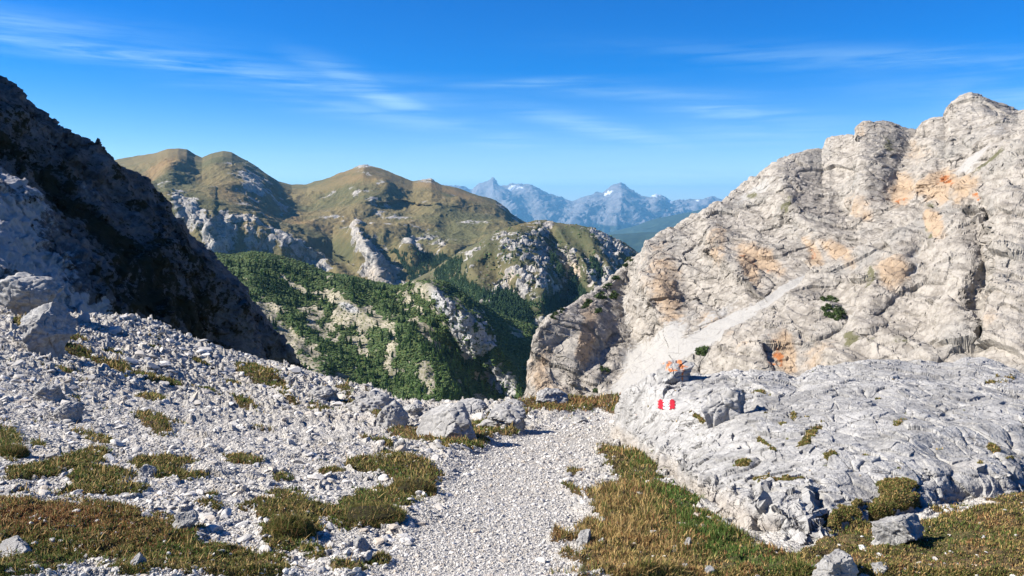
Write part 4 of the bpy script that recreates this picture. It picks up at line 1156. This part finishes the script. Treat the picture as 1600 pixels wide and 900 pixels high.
# coarser scree beside the path
w_ = pa * (1 - .93 * TURF) * (1 - .97 * pathw) * (~outcrop_here) * (1 + 1.2 * ell(GX, GY, [(260, 530, 200, 40, 22, 1), (300, 820, 120, 40, 20, .8), (100, 620, 120, 40, 0, .8)]))
n_ = 8000
q, i, j = sample_grid(P_ground, w_, n_)
px_sz = np.clip(2.7 * (1 - rng.random(n_)) ** (-1 / 2.6), 2.5, 12)
s_ = np.clip(px_sz * GD[i, j] / FPX, .010, .24)
scl = s_[:, None] * np.stack([rng.uniform(.8, 1.5, n_), rng.uniform(.7, 1.1, n_), rng.uniform(.3, .6, n_)], 1)
q[:, 2] += s_ * .06
o = batch('rubble', protoM, q, scl, rots(n_, .35), M_stone, tintmask)
o['kind'] = 'stuff'


# named boulders and rocks
def boulder(name, px, py, wpx, hpx, seed, label, depth_ratio=.9, sink=.2, tilt=(0, 0, 0), sub=5, cat='boulder', group=None, rough=1.0, ncut=8, mat=None, d_over=None, base=None, layer=0.0, mk=None, rooted=True, lee=None):
    """py is the pixel row where its foot meets the ground"""
    gp, k = ground_at(px, py) if base is None else base
    d = gp[1] if d_over is None else d_over
    w_, h_ = wpx * d / FPX, hpx * d / FPX
    r = np.random.default_rng(seed)
    V, F = cut_stone(sub, seed, ncut, .22 * rough)
    if rooted:
        f_ = 1 / np.sqrt(np.clip(1 - np.clip(-V[:, 2], 0, 1) ** 2, .3, 1))
        V = V * np.stack([f_, f_, np.ones_like(f_)], 1)
    lo, hi = V.min(0), V.max(0)
    V = (V - (lo + hi) / 2) / (hi - lo)
    V = V * np.array([w_, max(w_, h_) * depth_ratio, h_ * (1 + sink)])
    if lee is not None:
        V[:, 2] = np.minimum(V[:, 2], V[:, 2].max() - .85 * (lee * w_ - V[:, 0]) * h_ / w_ * 1.3)
    e = Matrix.Rotation(tilt[2], 3, 'Z') @ Matrix.Rotation(tilt[1], 3, 'Y') @ Matrix.Rotation(tilt[0], 3, 'X')
    V = V @ np.array(e).T
    size = max(w_, h_)
    if sub >= 3:
        nn = V / (np.linalg.norm(V, axis=1, keepdims=True) + 1e-9)
        q_ = V / size
        h = fbm(q_ * 3 + seed, 5, .5) * .04
        if sub == 5:
            a_, e_ = facets(q_ * 4.2 + seed, .8)
            h += a_ * .020 - .035 * np.exp(-e_ / .04)
            h += layer * (strata_o(q_ + seed, .12) - .3)
            h += fbm(q_ * 18 + seed, 3) * .012
        V = V + nn * (h * size * rough)[:, None]
    zlo = V[:, 2].min()
    V[:, 2] -= zlo
    zc_ = (sink + .22) * h_
    low = V[:, 2] < zc_
    V[low, 2] = zc_ - (zc_ - V[low, 2]) * (1.6 + .35 * w_ / h_)      # rooted in the ground
    org = np.array([gp[0], gp[1] + .25 * w_, gp[2] - sink * h_])
    me_m = mat or M_outcrop_stone
    M_ = np.zeros((len(V), 4)); M_[:, 3] = 0
    if mk is not None:
        M_ = mk(V, w_, h_)
    ob = mesh_from(name, V, F, me_m, {'msk': M_}, smooth=(sub >= 3))
    ob.location = org
    tag(ob, label, cat, group)
    return ob


M_outcrop_stone = M_outcrop
boulder('boulder', 26, 497, 106, 66, 5, 'widest pale boulder at the upper left edge, propped above a smaller one', .8, .15, (0, .12, .2), layer=.03, rooted=False)
boulder('boulder', 66, 556, 84, 72, 24, 'rounded pale boulder below the widest one, casting a long dark shadow to its right', .9, .15, (.2, .3, .5), layer=.02)
boulder('boulder', 704, 684, 118, 50, 38, 'smooth pale hump of limestone in the middle, beside the far bend of the path', .9, .3, (0, 0, .0), layer=.04, ncut=4, rough=.7, lee=.12)
boulder('rock', 608, 668, 60, 42, 37, 'grey cracked rock in the dip left of the smooth hump', 1.0, .3, (0, .2, 1.0), cat='rock', layer=.03)
boulder('rock', 795, 668, 90, 24, 41, 'low flat ledge of limestone right behind the smooth hump', 1.0, .4, (0, .1, .4), cat='rock', layer=.05)
boulder('rock', 860, 632, 60, 22, 43, 'pale flat rock on the rim where the path drops out of sight', 1.0, .3, (0, 0, .4), cat='rock', layer=.04)
boulder('rock', 78, 628, 56, 26, 47, 'weathered grey rock sitting in the rubble at the left', 1.0, .3, (0, .1, .4), cat='rock', layer=.04)
boulder('rock', 100, 652, 44, 24, 53, 'small angular grey rock just below the weathered grey rock', 1.0, .3, (0, .1, .9), cat='rock')
boulder('rock', 286, 828, 40, 30, 59, 'white broken rock heading the cluster of stones beyond the brown heath', .9, .2, (.2, .2, .3), cat='rock')
boulder('rock', 228, 745, 30, 16, 61, 'white stone lodged in the moss cushion at the left', .9, .2, (.1, .1, .3), cat='rock')
boulder('rock', 565, 862, 36, 20, 67, 'cream coloured flat stone on the left edge of the path', .9, .2, (.1, .1, .5), cat='rock')
boulder('rock', 216, 888, 30, 20, 71, 'pale stone poking out of the brown heath in the lower left', .9, .3, (.1, .1, .5), cat='rock')
boulder('rock', 14, 866, 56, 14, 73, 'flat white slab in the heath at the left edge', 1.3, .3, (.0, .05, .5), cat='rock')
boulder('rock', 914, 852, 26, 26, 79, 'upright white stone on the right edge of the path beside dry grass', .9, .2, (.1, .3, .5), cat='rock')
boulder('rock', 1076, 852, 14, 12, 83, 'small white stone in the green grass below the outcrop', .9, .2, (.1, .3, .5), cat='rock', sub=3)
boulder('rock', 1110, 894, 16, 11, 89, 'small white stone in the grass at the bottom edge', .9, .2, (.1, .3, .5), cat='rock', sub=3)
boulder('rock', 1418, 850, 86, 40, 97, 'knobbly white rock in the turf in front of the outcrop', .8, .25, (.0, .1, .2), cat='rock', d_over=None, layer=.04)
boulder('rock', 1312, 925, 80, 56, 101, 'grey white rock in the turf at the bottom right edge', .8, .25, (.1, .1, .6), cat='rock', layer=.04)
boulder('rock', 1380, 892, 34, 12, 103, 'half buried stone in brown soil at the bottom right', .9, .3, (0, .1, .2), cat='rock')
def rust_mk(V, w, h):
    M_ = np.zeros((len(V), 4))
    q_ = V / w
    up = sstep(V[:, 2] / V[:, 2].max(), .45, .7)
    line = np.exp(-((q_[:, 0] - .12) / .04) ** 2)
    M_[:, 2] = np.clip(up * (.74 + .6 * fbm(q_ * 7, 3)) * (q_[:, 0] < .35) + line * .8, 0, 1)
    return M_
for t_, (x_, y_, w2, h2, sd, lb) in enumerate((
        (735, 650, 70, 16, 131, 'long low limestone ledge directly on the rim behind the smooth hump'), (800, 641, 46, 12, 137, 'thin white ledge on the rim between the hump and the golden turf'),
        (640, 648, 44, 14, 139, 'cracked pale ledge on the rim left of the smooth hump'), (575, 640, 80, 26, 149, 'broad cracked slab dropping towards the dip left of the hump'),
        (505, 622, 60, 16, 151, 'pale slab on the rim where the rubble ridge comes down'), (905, 660, 30, 9, 157, 'flat pale stone in the golden turf at the top of the path'),
        (625, 700, 24, 12, 163, 'pale block in front of the golden turf left of the hump'))):
    boulder('ledge', x_, y_, w2, h2, sd, lb, 1.1, .6, (0, .05, .3), cat='rock', layer=.05, ncut=7)
nrm = (np.hypot(GROUND_PIX[0] - 1060, GROUND_PIX[1] - 640))
op, oq = topix(P_out)
k_ = np.unravel_index(np.argmin(np.where((OT > 3.6) & (OT < 4.8), (op - 1058) ** 2 + (oq - 597) ** 2, 1e9)), op.shape)
boulder('rock', 1058, 597, 66, 30, 107, 'rust-streaked round white rock sitting on top of the outcrop left end', .8, .25, (0, .05, .2), cat='rock', base=(P_out[k_], None), layer=.05, mk=rust_mk)
k_ = np.unravel_index(np.argmin(np.where((OT > 2.6) & (OT < 4.8), (op - 1140) ** 2 + (oq - 656) ** 2, 1e9)), op.shape)
boulder('rock', 1136, 652, 92, 46, 111, 'overhanging block on the outcrop to the right of the trail mark, with a black shadow', .8, .25, (.15, -.12, .15), cat='rock', base=(P_out[k_], None), layer=.05, ncut=13, rooted=False)

# single loose stones one can pick out: one of each kind, then copies
kinds = []
for s in range(6):
    V, F = cut_stone(3, 200 + s, 14, .03)
    me = mesh_from('loose_stone', V, F, M_stone, {'msk': np.tile([.75 - .1 * s, .3 if s else .95, .5, 1], (len(V), 1))}, smooth=False, link=False)
    kinds.append(me)
w_ = pa * (1 - .6 * TURF) * (~outcrop_here) * (GD < 16) * (GX > -20) * (GX < 1620)
NL = 230
q, i, j = sample_grid(P_ground, w_, NL)
for t_ in range(NL):
    d = GD[i[t_], j[t_]]
    on_path = pathw[i[t_], j[t_]] > .5
    s_ = d / FPX * (random.uniform(3, 6.5) if on_path else random.uniform(5, 10.5)) * (1 if random.random() < .88 else 1.4)
    s_ = min(s_, .05 if on_path else .13)
    ob = bpy.data.objects.new('loose_stone', kinds[t_ % 6])
    COL.objects.link(ob)
    ob.location = q[t_] + np.array([0, 0, s_ * .12])
    ob.scale = (s_ * random.uniform(.9, 1.4), s_ * random.uniform(.75, 1.1), s_ * random.uniform(.45, .75))
    ob.rotation_euler = (random.gauss(0, .25), random.gauss(0, .25), random.uniform(0, 6.28))
    if on_path:
        tag(ob, 'small pale stone lying loose on the gravel path', 'stone', 'loose stones on the path')
    elif TURF[i[t_], j[t_]] > .5:
        tag(ob, 'pale stone lying loose in the turf', 'stone', 'loose stones in the turf')
    else:
        tag(ob, 'pale angular stone lying loose on the rubble beside the path', 'stone', 'loose stones on the rubble')

#@@PLANTS
# ------------------------------------------------------------------ grass and heath
def blades(name, pos, length, width, colors, lean=.6, parent=None, droop=.35):
    n_ = len(pos)
    az = rng.uniform(0, 6.28, n_)
    ln = np.abs(rng.normal(0, lean, n_))
    dirv = np.stack([np.cos(az) * np.sin(ln), np.sin(az) * np.sin(ln), np.cos(ln)], 1)
    az2 = rng.uniform(0, 6.28, n_)
    side = np.stack([np.cos(az2), np.sin(az2), 0 * az], 1) * width[:, None]
    L = length[:, None]
    mid = pos + dirv * L * .55
    out = np.stack([np.cos(az), np.sin(az), -0.3 * np.ones(n_)], 1)
    tip = pos + dirv * L + out * L * droop * rng.random(n_)[:, None]
    V = np.stack([pos - side, pos + side, mid + side * .7, mid - side * .7, tip], 1).reshape(-1, 3)
    b = np.arange(n_)[:, None] * 5
    F = np.concatenate([b + np.array([[0, 1, 2]]), b + np.array([[0, 2, 3]]), b + np.array([[3, 2, 4]])])
    return mesh_from(name, V, F, M_leaf, {'msk': np.repeat(colors, 5, 0)}, smooth=False, parent=parent)


C_olive = np.array([0.115, 0.110, 0.030]); C_green = np.array([0.065, 0.105, 0.022]); C_straw = np.array([0.34, 0.235, 0.095]); C_rust = np.array([0.21, 0.105, 0.045]); C_dark = np.array([0.055, 0.052, 0.018])
def grass_cols(n_, green, red, straw):
    c = np.tile(C_olive, (n_, 1))
    r1 = rng.random(n_)
    c = np.where((r1 < .2)[:, None], C_dark, c)
    c = np.where((rng.random(n_) < green)[:, None], C_green, c)
    c = np.where((rng.random(n_) < red)[:, None], C_rust, c)
    c = np.where((rng.random(n_) < straw)[:, None], C_straw, c)
    c = c * rng.uniform(.85, 1.6, n_)[:, None]
    return c
# short cushions on the left and middle
w_ = pa * TURF * (tr < .15) * (GT > .8)
n_ = 90000
q, i, j = sample_grid(P_ground, w_, n_)
d = GD[i, j]
ln = np.clip(d / FPX * rng.uniform(3, 9, n_), .010, .09)
cols = grass_cols(n_, greenness[i, j] * .8 + .12 + .35 * (hue[i, j] > .12), redness[i, j] * .75 + .05, .10 + .12 * (hue[i, j] < -.1))
dead = rng.random(n_) < .018
ln = np.where(dead, ln * 2.4, ln)
cols[dead] = C_straw * 1.25
o = blades('heath', q, ln, np.clip(d / FPX * .9, .0012, .02), cols, .7)
o['kind'] = 'stuff'
# long grass on the right
w_ = pa * TURF * (tr > .1) * np.clip(1.1 - 2.2 * np.clip(hue2 - .12, 0, 1), .15, 1)
n_ = 90000
q, i, j = sample_grid(P_ground, w_, n_)
d = GD[i, j]
longg = ell(GX, GY, [(990, 850, 80, 60, 30, 1), (1030, 870, 60, 50, 0, 1), (1090, 870, 60, 40, 0, .7)])[i, j]
ln = np.clip(d / FPX * rng.uniform(5, 13, n_), .012, .07) * (1 + 1.3 * longg * rng.random(n_)) * np.clip(.75 + 1.5 * hue[i, j] + .9 * tn[i, j], .3, 1.7) * np.where(GX[i, j] > 1260, .7, 1)
cols = grass_cols(n_, np.clip(greenness[i, j] * .85 + .15, 0, 1), np.clip(redness[i, j] * .35 + .04 + .5 * (hue2[i, j] > .18), 0, 1), np.clip(.30 + .5 * hue2[i, j] - .25 * greenness[i, j] + .3 * longg - .3 * longg * greenness[i, j], 0.04, 1))
o = blades('grass', q, ln, np.clip(d / FPX * .75, .0011, .01), cols, .55)
o['kind'] = 'stuff'
# turf on the outcrop
pao = cell_px_area(OX, OY) * (OT < 4.95) * (OT > .95)
n_ = 34000
q, i, j = sample_grid(P_out, pao * (oturf > .5), n_)
d = OD[i, j]
o = blades('moss', q, d / FPX * rng.uniform(1.5, 4.2, n_), d / FPX * .8, grass_cols(n_, .22, .12, .2), .8)
o['kind'] = 'stuff'


def tussock(px, py, wpx, hpx, label, seed, green=.25, straw=.2):
    gp, k = ground_at(px, py)
    d = gp[1]
    w_, h_ = wpx * d / FPX / 2, hpx * d / FPX
    n_ = 9500
    a = rng.uniform(0, 6.28, n_); r = np.sqrt(rng.random(n_))
    x, y = np.cos(a) * r * w_, np.sin(a) * r * w_ * .8
    zz = h_ * .62 * np.sqrt(np.clip(1 - r ** 2, 0, 1)) * (1 + .35 * fbm(np.stack([x, y, 0 * x], 1) / w_ * 2.5 + seed, 3))
    pos = np.stack([x, y, zz - .03], 1)
    V, F = cut_stone(3, seed, 3, .25)
    root = bpy.data.objects.new('grass_tussock', None)
    COL.objects.link(root)
    root.location = gp + np.array([0, w_ * .3, 0])
    Vm = V * np.array([w_ * .86, w_ * .7, h_ * .5])
    mesh_from('mound', Vm, F, M_leaf, {'msk': np.tile([.035, .030, .014, 1], (len(V), 1))}, parent=root)
    ln_ = rng.uniform(.014, .036, n_)
    big = rng.random(n_) < .03
    ln_[big] *= 2.6
    blades('blades', pos, ln_, np.full(n_, .0013), grass_cols(n_, green, .12, straw), .75, parent=root)
    tag(root, label, 'grass tussock')


tussock(450, 838, 82, 52, 'tall dark olive tussock with dry stalks, nearest the bottom edge left of the path', 301, .3, .18)
tussock(575, 812, 116, 24, 'wide flat green-brown tussock bordering the path on its left', 302, .25, .15)
tussock(642, 768, 80, 24, 'rounded tussock further along the left edge of the path, partly brown', 303, .2, .2)
tussock(12, 712, 52, 26, 'round olive tussock at the left edge of the photo', 304, .3, .15)


# ------------------------------------------------------------------ conifers and dwarf pines
def conifer(seed, tiers=7, seg=7, slim=.20):
    r = np.random.default_rng(seed)
    V, F, Mi, Cc = [], [], [], []
    def add(vs, fs, col):
        b = len(V)
        V.extend(vs); F.extend([tuple(x + b for x in f) for f in fs]); Cc.extend([col] * len(vs))
    tr_ = [(math.cos(a) * .018, math.sin(a) * .018, 0) for a in np.linspace(0, 6.28, 5)[:-1]] + [(0, 0, .8)]
    add(tr_, [(0, 1, 4), (1, 2, 4), (2, 3, 4), (3, 0, 4)], (.09, .065, .045, 1))
    for t in range(tiers):
        z0_ = .10 + .78 * t / tiers
        rad = slim * (1 - t / tiers) ** .8 + .02
        vs = [(r.normal(0, .008), r.normal(0, .008), z0_ + .24 * (1 - .5 * t / tiers))]
        for s in range(seg * 2):
            a = math.pi * s / seg + t * .7
            rr = rad * (r.uniform(.8, 1.25) if s % 2 == 0 else r.uniform(.35, .6))
            vs.append((math.cos(a) * rr, math.sin(a) * rr, z0_ + r.uniform(-.03, .04)))
        col = tuple(np.array([.75, 1, .8]) * r.uniform(.75, 1.25)) + (1,)
        add(vs, [(0, 1 + s, 1 + (s + 1) % (seg * 2)) for s in range(seg * 2)], col)
    return np.array(V), np.array(F), np.array(Cc)


def tint(c, base):
    out = np.ones_like(c)
    tr_ = c[:, 0] < .1
    out[:, :3] = np.where(tr_[:, None], c[:, :3], c[:, :3] * np.array(base))
    return out


C_larch = (0.105, 0.130, 0.040); C_spruce = (0.028, 0.048, 0.018)
pv_ = [conifer(400 + s, slim=.17 + .03 * (s % 3)) for s in range(6)]
larch_me = [mesh_from('conifer_tree', V, F, M_needle, {'msk': tint(c, C_larch)}, smooth=False, link=False) for V, F, c in pv_[:3]]
spruce_me = [mesh_from('conifer_tree', V, F, M_needle, {'msk': tint(c, C_spruce)}, smooth=False, link=False) for V, F, c in pv_[3:]]

PA, bareA, AX, AY, AT = SLOPE_A
woods = ell(AX, AY, [(430, 440, 120, 34, 15, .8), (560, 450, 110, 20, 20, .7), (480, 480, 30, 40, 0, .8), (640, 520, 60, 40, 40, .9), (700, 550, 60, 30, 40, .8), (560, 590, 80, 40, 30, .6), (640, 620, 120, 34, 10, .9), (740, 640, 90, 34, 10, 1), (520, 530, 40, 30, 0, .3), (610, 470, 40, 30, 30, .9),
                         (800, 640, 40, 20, 0, .9), (420, 500, 40, 20, 40, .3)])
lipy = interp_line([(a, b) for a, b, d in LIP], AX)
w_ = cell_px_area(AX, AY) * (AT < .97) * (AX > 300) * (AX < 850) * (AY < lipy + 8) * (woods + .12) * (1 - .8 * bareA)
NT_ = 850
q, i, j = sample_grid(PA, w_, NT_)
order = np.argsort(q[:, 1])
hts = rng.uniform(5, 10.5, NT_)
isl = rng.random(NT_) < (.45 + .35 * (AY[i, j] > 560))
for t_ in order[:300]:
    me = (larch_me if isl[t_] else spruce_me)[t_ % 3]
    ob = bpy.data.objects.new('conifer_tree', me)
    COL.objects.link(ob)
    ob.location = q[t_] - np.array([0, 0, .3])
    h = hts[t_]
    ob.scale = (h * random.uniform(.85, 1.15), h * random.uniform(.85, 1.15), h)
    ob.rotation_euler = (0, 0, random.uniform(0, 6.28))
    tx_, ty_ = AX[i[t_], j[t_]], AY[i[t_], j[t_]]
    wh = 'below the lip of the shaded slope' if tx_ < 500 else ('above the middle of the rubble rim' if tx_ < 640 else 'between the rocky rib and the limestone buttress' if tx_ > 740 else 'above the cracked rocks and the pale hump')
    kd = 'light green' if isl[t_] else 'dark green'
    tag(ob, kd + ' conifer in the valley scrub ' + wh, 'tree', kd + ' conifers ' + wh)


def forest_mesh(name, pts, h, bases, protos):
    n_ = len(pts)
    which = rng.integers(0, len(protos), n_)
    cb = np.array(bases)[rng.integers(0, len(bases), n_)]
    Vs, Fs, Ms, off = [], [], [], 0
    for k, (V, F, c) in enumerate(protos):
        ii = np.nonzero(which == k)[0]
        a = rng.uniform(0, 6.28, len(ii))
        sc = h[ii][:, None] * rng.uniform(.85, 1.2, (len(ii), 1))
        x = V[None, :, 0] * np.cos(a)[:, None] - V[None, :, 1] * np.sin(a)[:, None]
        y = V[None, :, 0] * np.sin(a)[:, None] + V[None, :, 1] * np.cos(a)[:, None]
        q_ = np.stack([x * sc, y * sc, V[None, :, 2] * h[ii][:, None] + 0 * x], -1) + pts[ii][:, None, :]
        Vs.append(q_.reshape(-1, 3))
        Fs.append((F[None] + (np.arange(len(ii)) * len(V))[:, None, None]).reshape(-1, 3) + off)
        cc = c[None, :, :3] * np.where((c[None, :, :1] < .1), 1.0, cb[ii][:, None, :] )
        cc = np.concatenate([cc, np.ones(cc.shape[:2] + (1,))], -1)
        Ms.append(cc.reshape(-1, 4))
        off += len(ii) * len(V)
    o_ = mesh_from(name, np.concatenate(Vs), np.concatenate(Fs), M_needle, {'msk': np.concatenate(Ms)}, smooth=False)
    o_['kind'] = 'stuff'
    return o_


rest = order[300:]
forest_mesh('forest', q[rest] - np.array([0, 0, .3]), hts[rest], [C_larch, C_spruce, C_spruce], pv_)
small_p = [conifer(500 + s, 4, 5, .2) for s in range(4)]
for nm, (Pf, fm, FX, FY), n_ in (('distant_forest', FOREST_C, 2600), ('far_forest', FOREST_B, 1500)):
    q2, i2, j2 = sample_grid(Pf, cell_px_area(FX, FY) * fm * (FX > 560), n_)
    forest_mesh(nm, q2 - np.array([0, 0, 1.0]), rng.uniform(9, 18, n_), [C_spruce, (0.022, 0.04, 0.018), (0.035, 0.055, 0.02)], small_p)


# mountain pine scrub: uneven clumps of needle tufts
def scrub_proto(seed, n_tuft=26):
    r = np.random.default_rng(seed)
    V, F = ICO[1]
    Vb = V * (1 + .45 * r.normal(size=(len(V), 1)).clip(-.8, .8) * .5)
    Vb = Vb * np.array([1, 1, .6])
    return Vb, F


sp = [scrub_proto(600 + s) for s in range(10)]
w_ = cell_px_area(AX, AY) * (AT < 1.02) * (AX > 290) * (AX < 880) * (AY < lipy + 12) * ((1 - bareA) + .10)
n_ = 42000
q, i, j = sample_grid(PA, w_, n_)
s_ = rng.uniform(.7, 1.9, n_) * (1 - .45 * bareA[i, j])
scl = s_[:, None] * np.stack([rng.uniform(.8, 1.3, n_), rng.uniform(.8, 1.3, n_), rng.uniform(.6, 1.1, n_)], 1)
def scrub_cols(n__):
    b = np.array([0.050, 0.078, 0.022]) * rng.uniform(.55, 1.45, (n__, 1))
    lt = rng.random(n__) < .16
    b[lt] = np.array([0.085, 0.105, 0.030]) * rng.uniform(.8, 1.2, (lt.sum(), 1))
    return np.concatenate([b, np.ones((n__, 1))], 1)
o = batch('scrub', sp, q, scl, rots(n_, .2), M_needle, scrub_cols)
o['kind'] = 'stuff'
# scattered scrub on the rocky hillside
Pf, fm, FX, FY = FOREST_C
n_ = 5000
q, i, j = sample_grid(Pf, cell_px_area(FX, FY) * (FX > 640) * (fm + .06), n_)
s_ = rng.uniform(1, 3.2, n_)
o = batch('undergrowth', sp, q, s_[:, None] * np.ones((1, 3)), rots(n_, .2), M_needle, scrub_cols)
o['kind'] = 'stuff'


def dwarf_pine(px, py, wpx, hpx, label, ang=0.0):
    """a bush of needle clumps growing on the limestone mountain"""
    PR, RX, RY = RIGHT
    rp, rq = RPIX
    d_ = (rp - px) ** 2 + (rq - py) ** 2
    d_[FACING] = 1e9
    k = np.unravel_index(np.argmin(d_), d_.shape)
    c0 = PR[k]
    d = c0[1]
    root = bpy.data.objects.new('dwarf_pine', None)
    COL.objects.link(root)
    root.location = c0
    nb = max(4, int(wpx * hpx / 20))
    ca, sa = math.cos(R_(ang)), math.sin(R_(ang))
    Vs, Fs, Ms, off = [], [], [], 0
    for b in range(nb):
        a, r = random.uniform(0, 6.28), math.sqrt(random.random())
        u_, v_ = math.cos(a) * r * wpx * .42, math.sin(a) * r * hpx * .4
        x, y = px + u_ * ca - v_ * sa, py + u_ * sa + v_ * ca
        dd_ = (rp - x) ** 2 + (rq - y) ** 2
        dd_[FACING] = 1e9
        kk = np.unravel_index(np.argmin(dd_), dd_.shape)
        if abs(PR[kk][1] - d) > 25:
            continue
        rad = random.uniform(2.6, 4.4) * d / FPX
        nt_ = 60
        dirs = rng.normal(size=(nt_, 3)); dirs /= np.linalg.norm(dirs, axis=1, keepdims=True)
        dirs[:, 2] = np.abs(dirs[:, 2]) * .8
        cpos = PR[kk] - c0 + dirs * rad * rng.uniform(.5, 1.0, (nt_, 1))
        tri = rng.normal(size=(nt_, 3, 3)) * rad * .28
        V = (cpos[:, None] + tri).reshape(-1, 3)
        Vc, Fc = sp[b % 10]
        Vc = Vc * rad * .72 + (PR[kk] - c0)
        col = np.array([0.040, 0.062, 0.018]) * random.uniform(.7, 1.25)
        Vs += [V, Vc]
        Fs += [np.arange(nt_ * 3).reshape(-1, 3) + off, Fc + off + nt_ * 3]
        off += nt_ * 3 + len(Vc)
        cc = np.concatenate([np.repeat(col[None] * rng.uniform(.7, 1.5, (nt_, 1)), 3, 0), np.tile(col * .8, (len(Vc), 1))])
        Ms.append(np.concatenate([cc, np.ones((len(cc), 1))], 1))
    mesh_from('foliage', np.concatenate(Vs), np.concatenate(Fs), M_needle, {'msk': np.concatenate(Ms)}, smooth=False, parent=root)
    tv = np.array([[-.12, 0, -.6], [.12, 0, -.6], [0, .15, -.6], [0, 0, 1.2]]) * min(6, hpx * .35) * d / FPX
    mesh_from('trunk', tv, np.array([[0, 1, 3], [1, 2, 3], [2, 0, 3]]), M_needle, {'msk': np.tile([.08, .055, .04, 1], (4, 1))}, parent=root)
    tag(root, label, 'bush', 'dwarf pines on the limestone mountain')


RPIX = topix(RIGHT[0])
_n = gnormals(RIGHT[0])
FACING = (_n * (EYE - RIGHT[0])).sum(-1) < 0
FACING[740:] = True
for args in ((872, 491, 34, 9, 'lowest dwarf pine on the left skyline of the limestone mountain', -35), (920, 474, 34, 10, 'long slanting dwarf pine on the left shoulder of the limestone mountain', -40),
             (940, 462, 20, 12, 'dwarf pine in the middle of the cluster on the left shoulder', 0), (958, 460, 16, 18, 'rounded dwarf pine at the right end of the shoulder cluster', 0), (935, 486, 10, 12, 'small dwarf pine just under the shoulder cluster', 0),
             (950, 449, 20, 8, 'small dwarf pine at the upper edge of the shoulder cluster', -20), (964, 434, 14, 8, 'tiny dwarf pine above the shoulder cluster', -20), (982, 408, 26, 9, 'dwarf pine below the notch at the top of the left shoulder', -45),
             (1296, 468, 30, 14, 'upper half of the big dwarf pine patch on the near rock slope', 10), (1303, 488, 46, 26, 'largest dwarf pine mat, in the middle of the near rock slope', 25), (1097, 549, 28, 15, 'dwarf pine beside the lower end of the scree gully', -10),
             (945, 577, 18, 11, 'lone round dwarf pine low on the left buttress', 10), (930, 611, 5, 6, 'tiny shrub at the foot of the left buttress', 0)):
    dwarf_pine(*args)
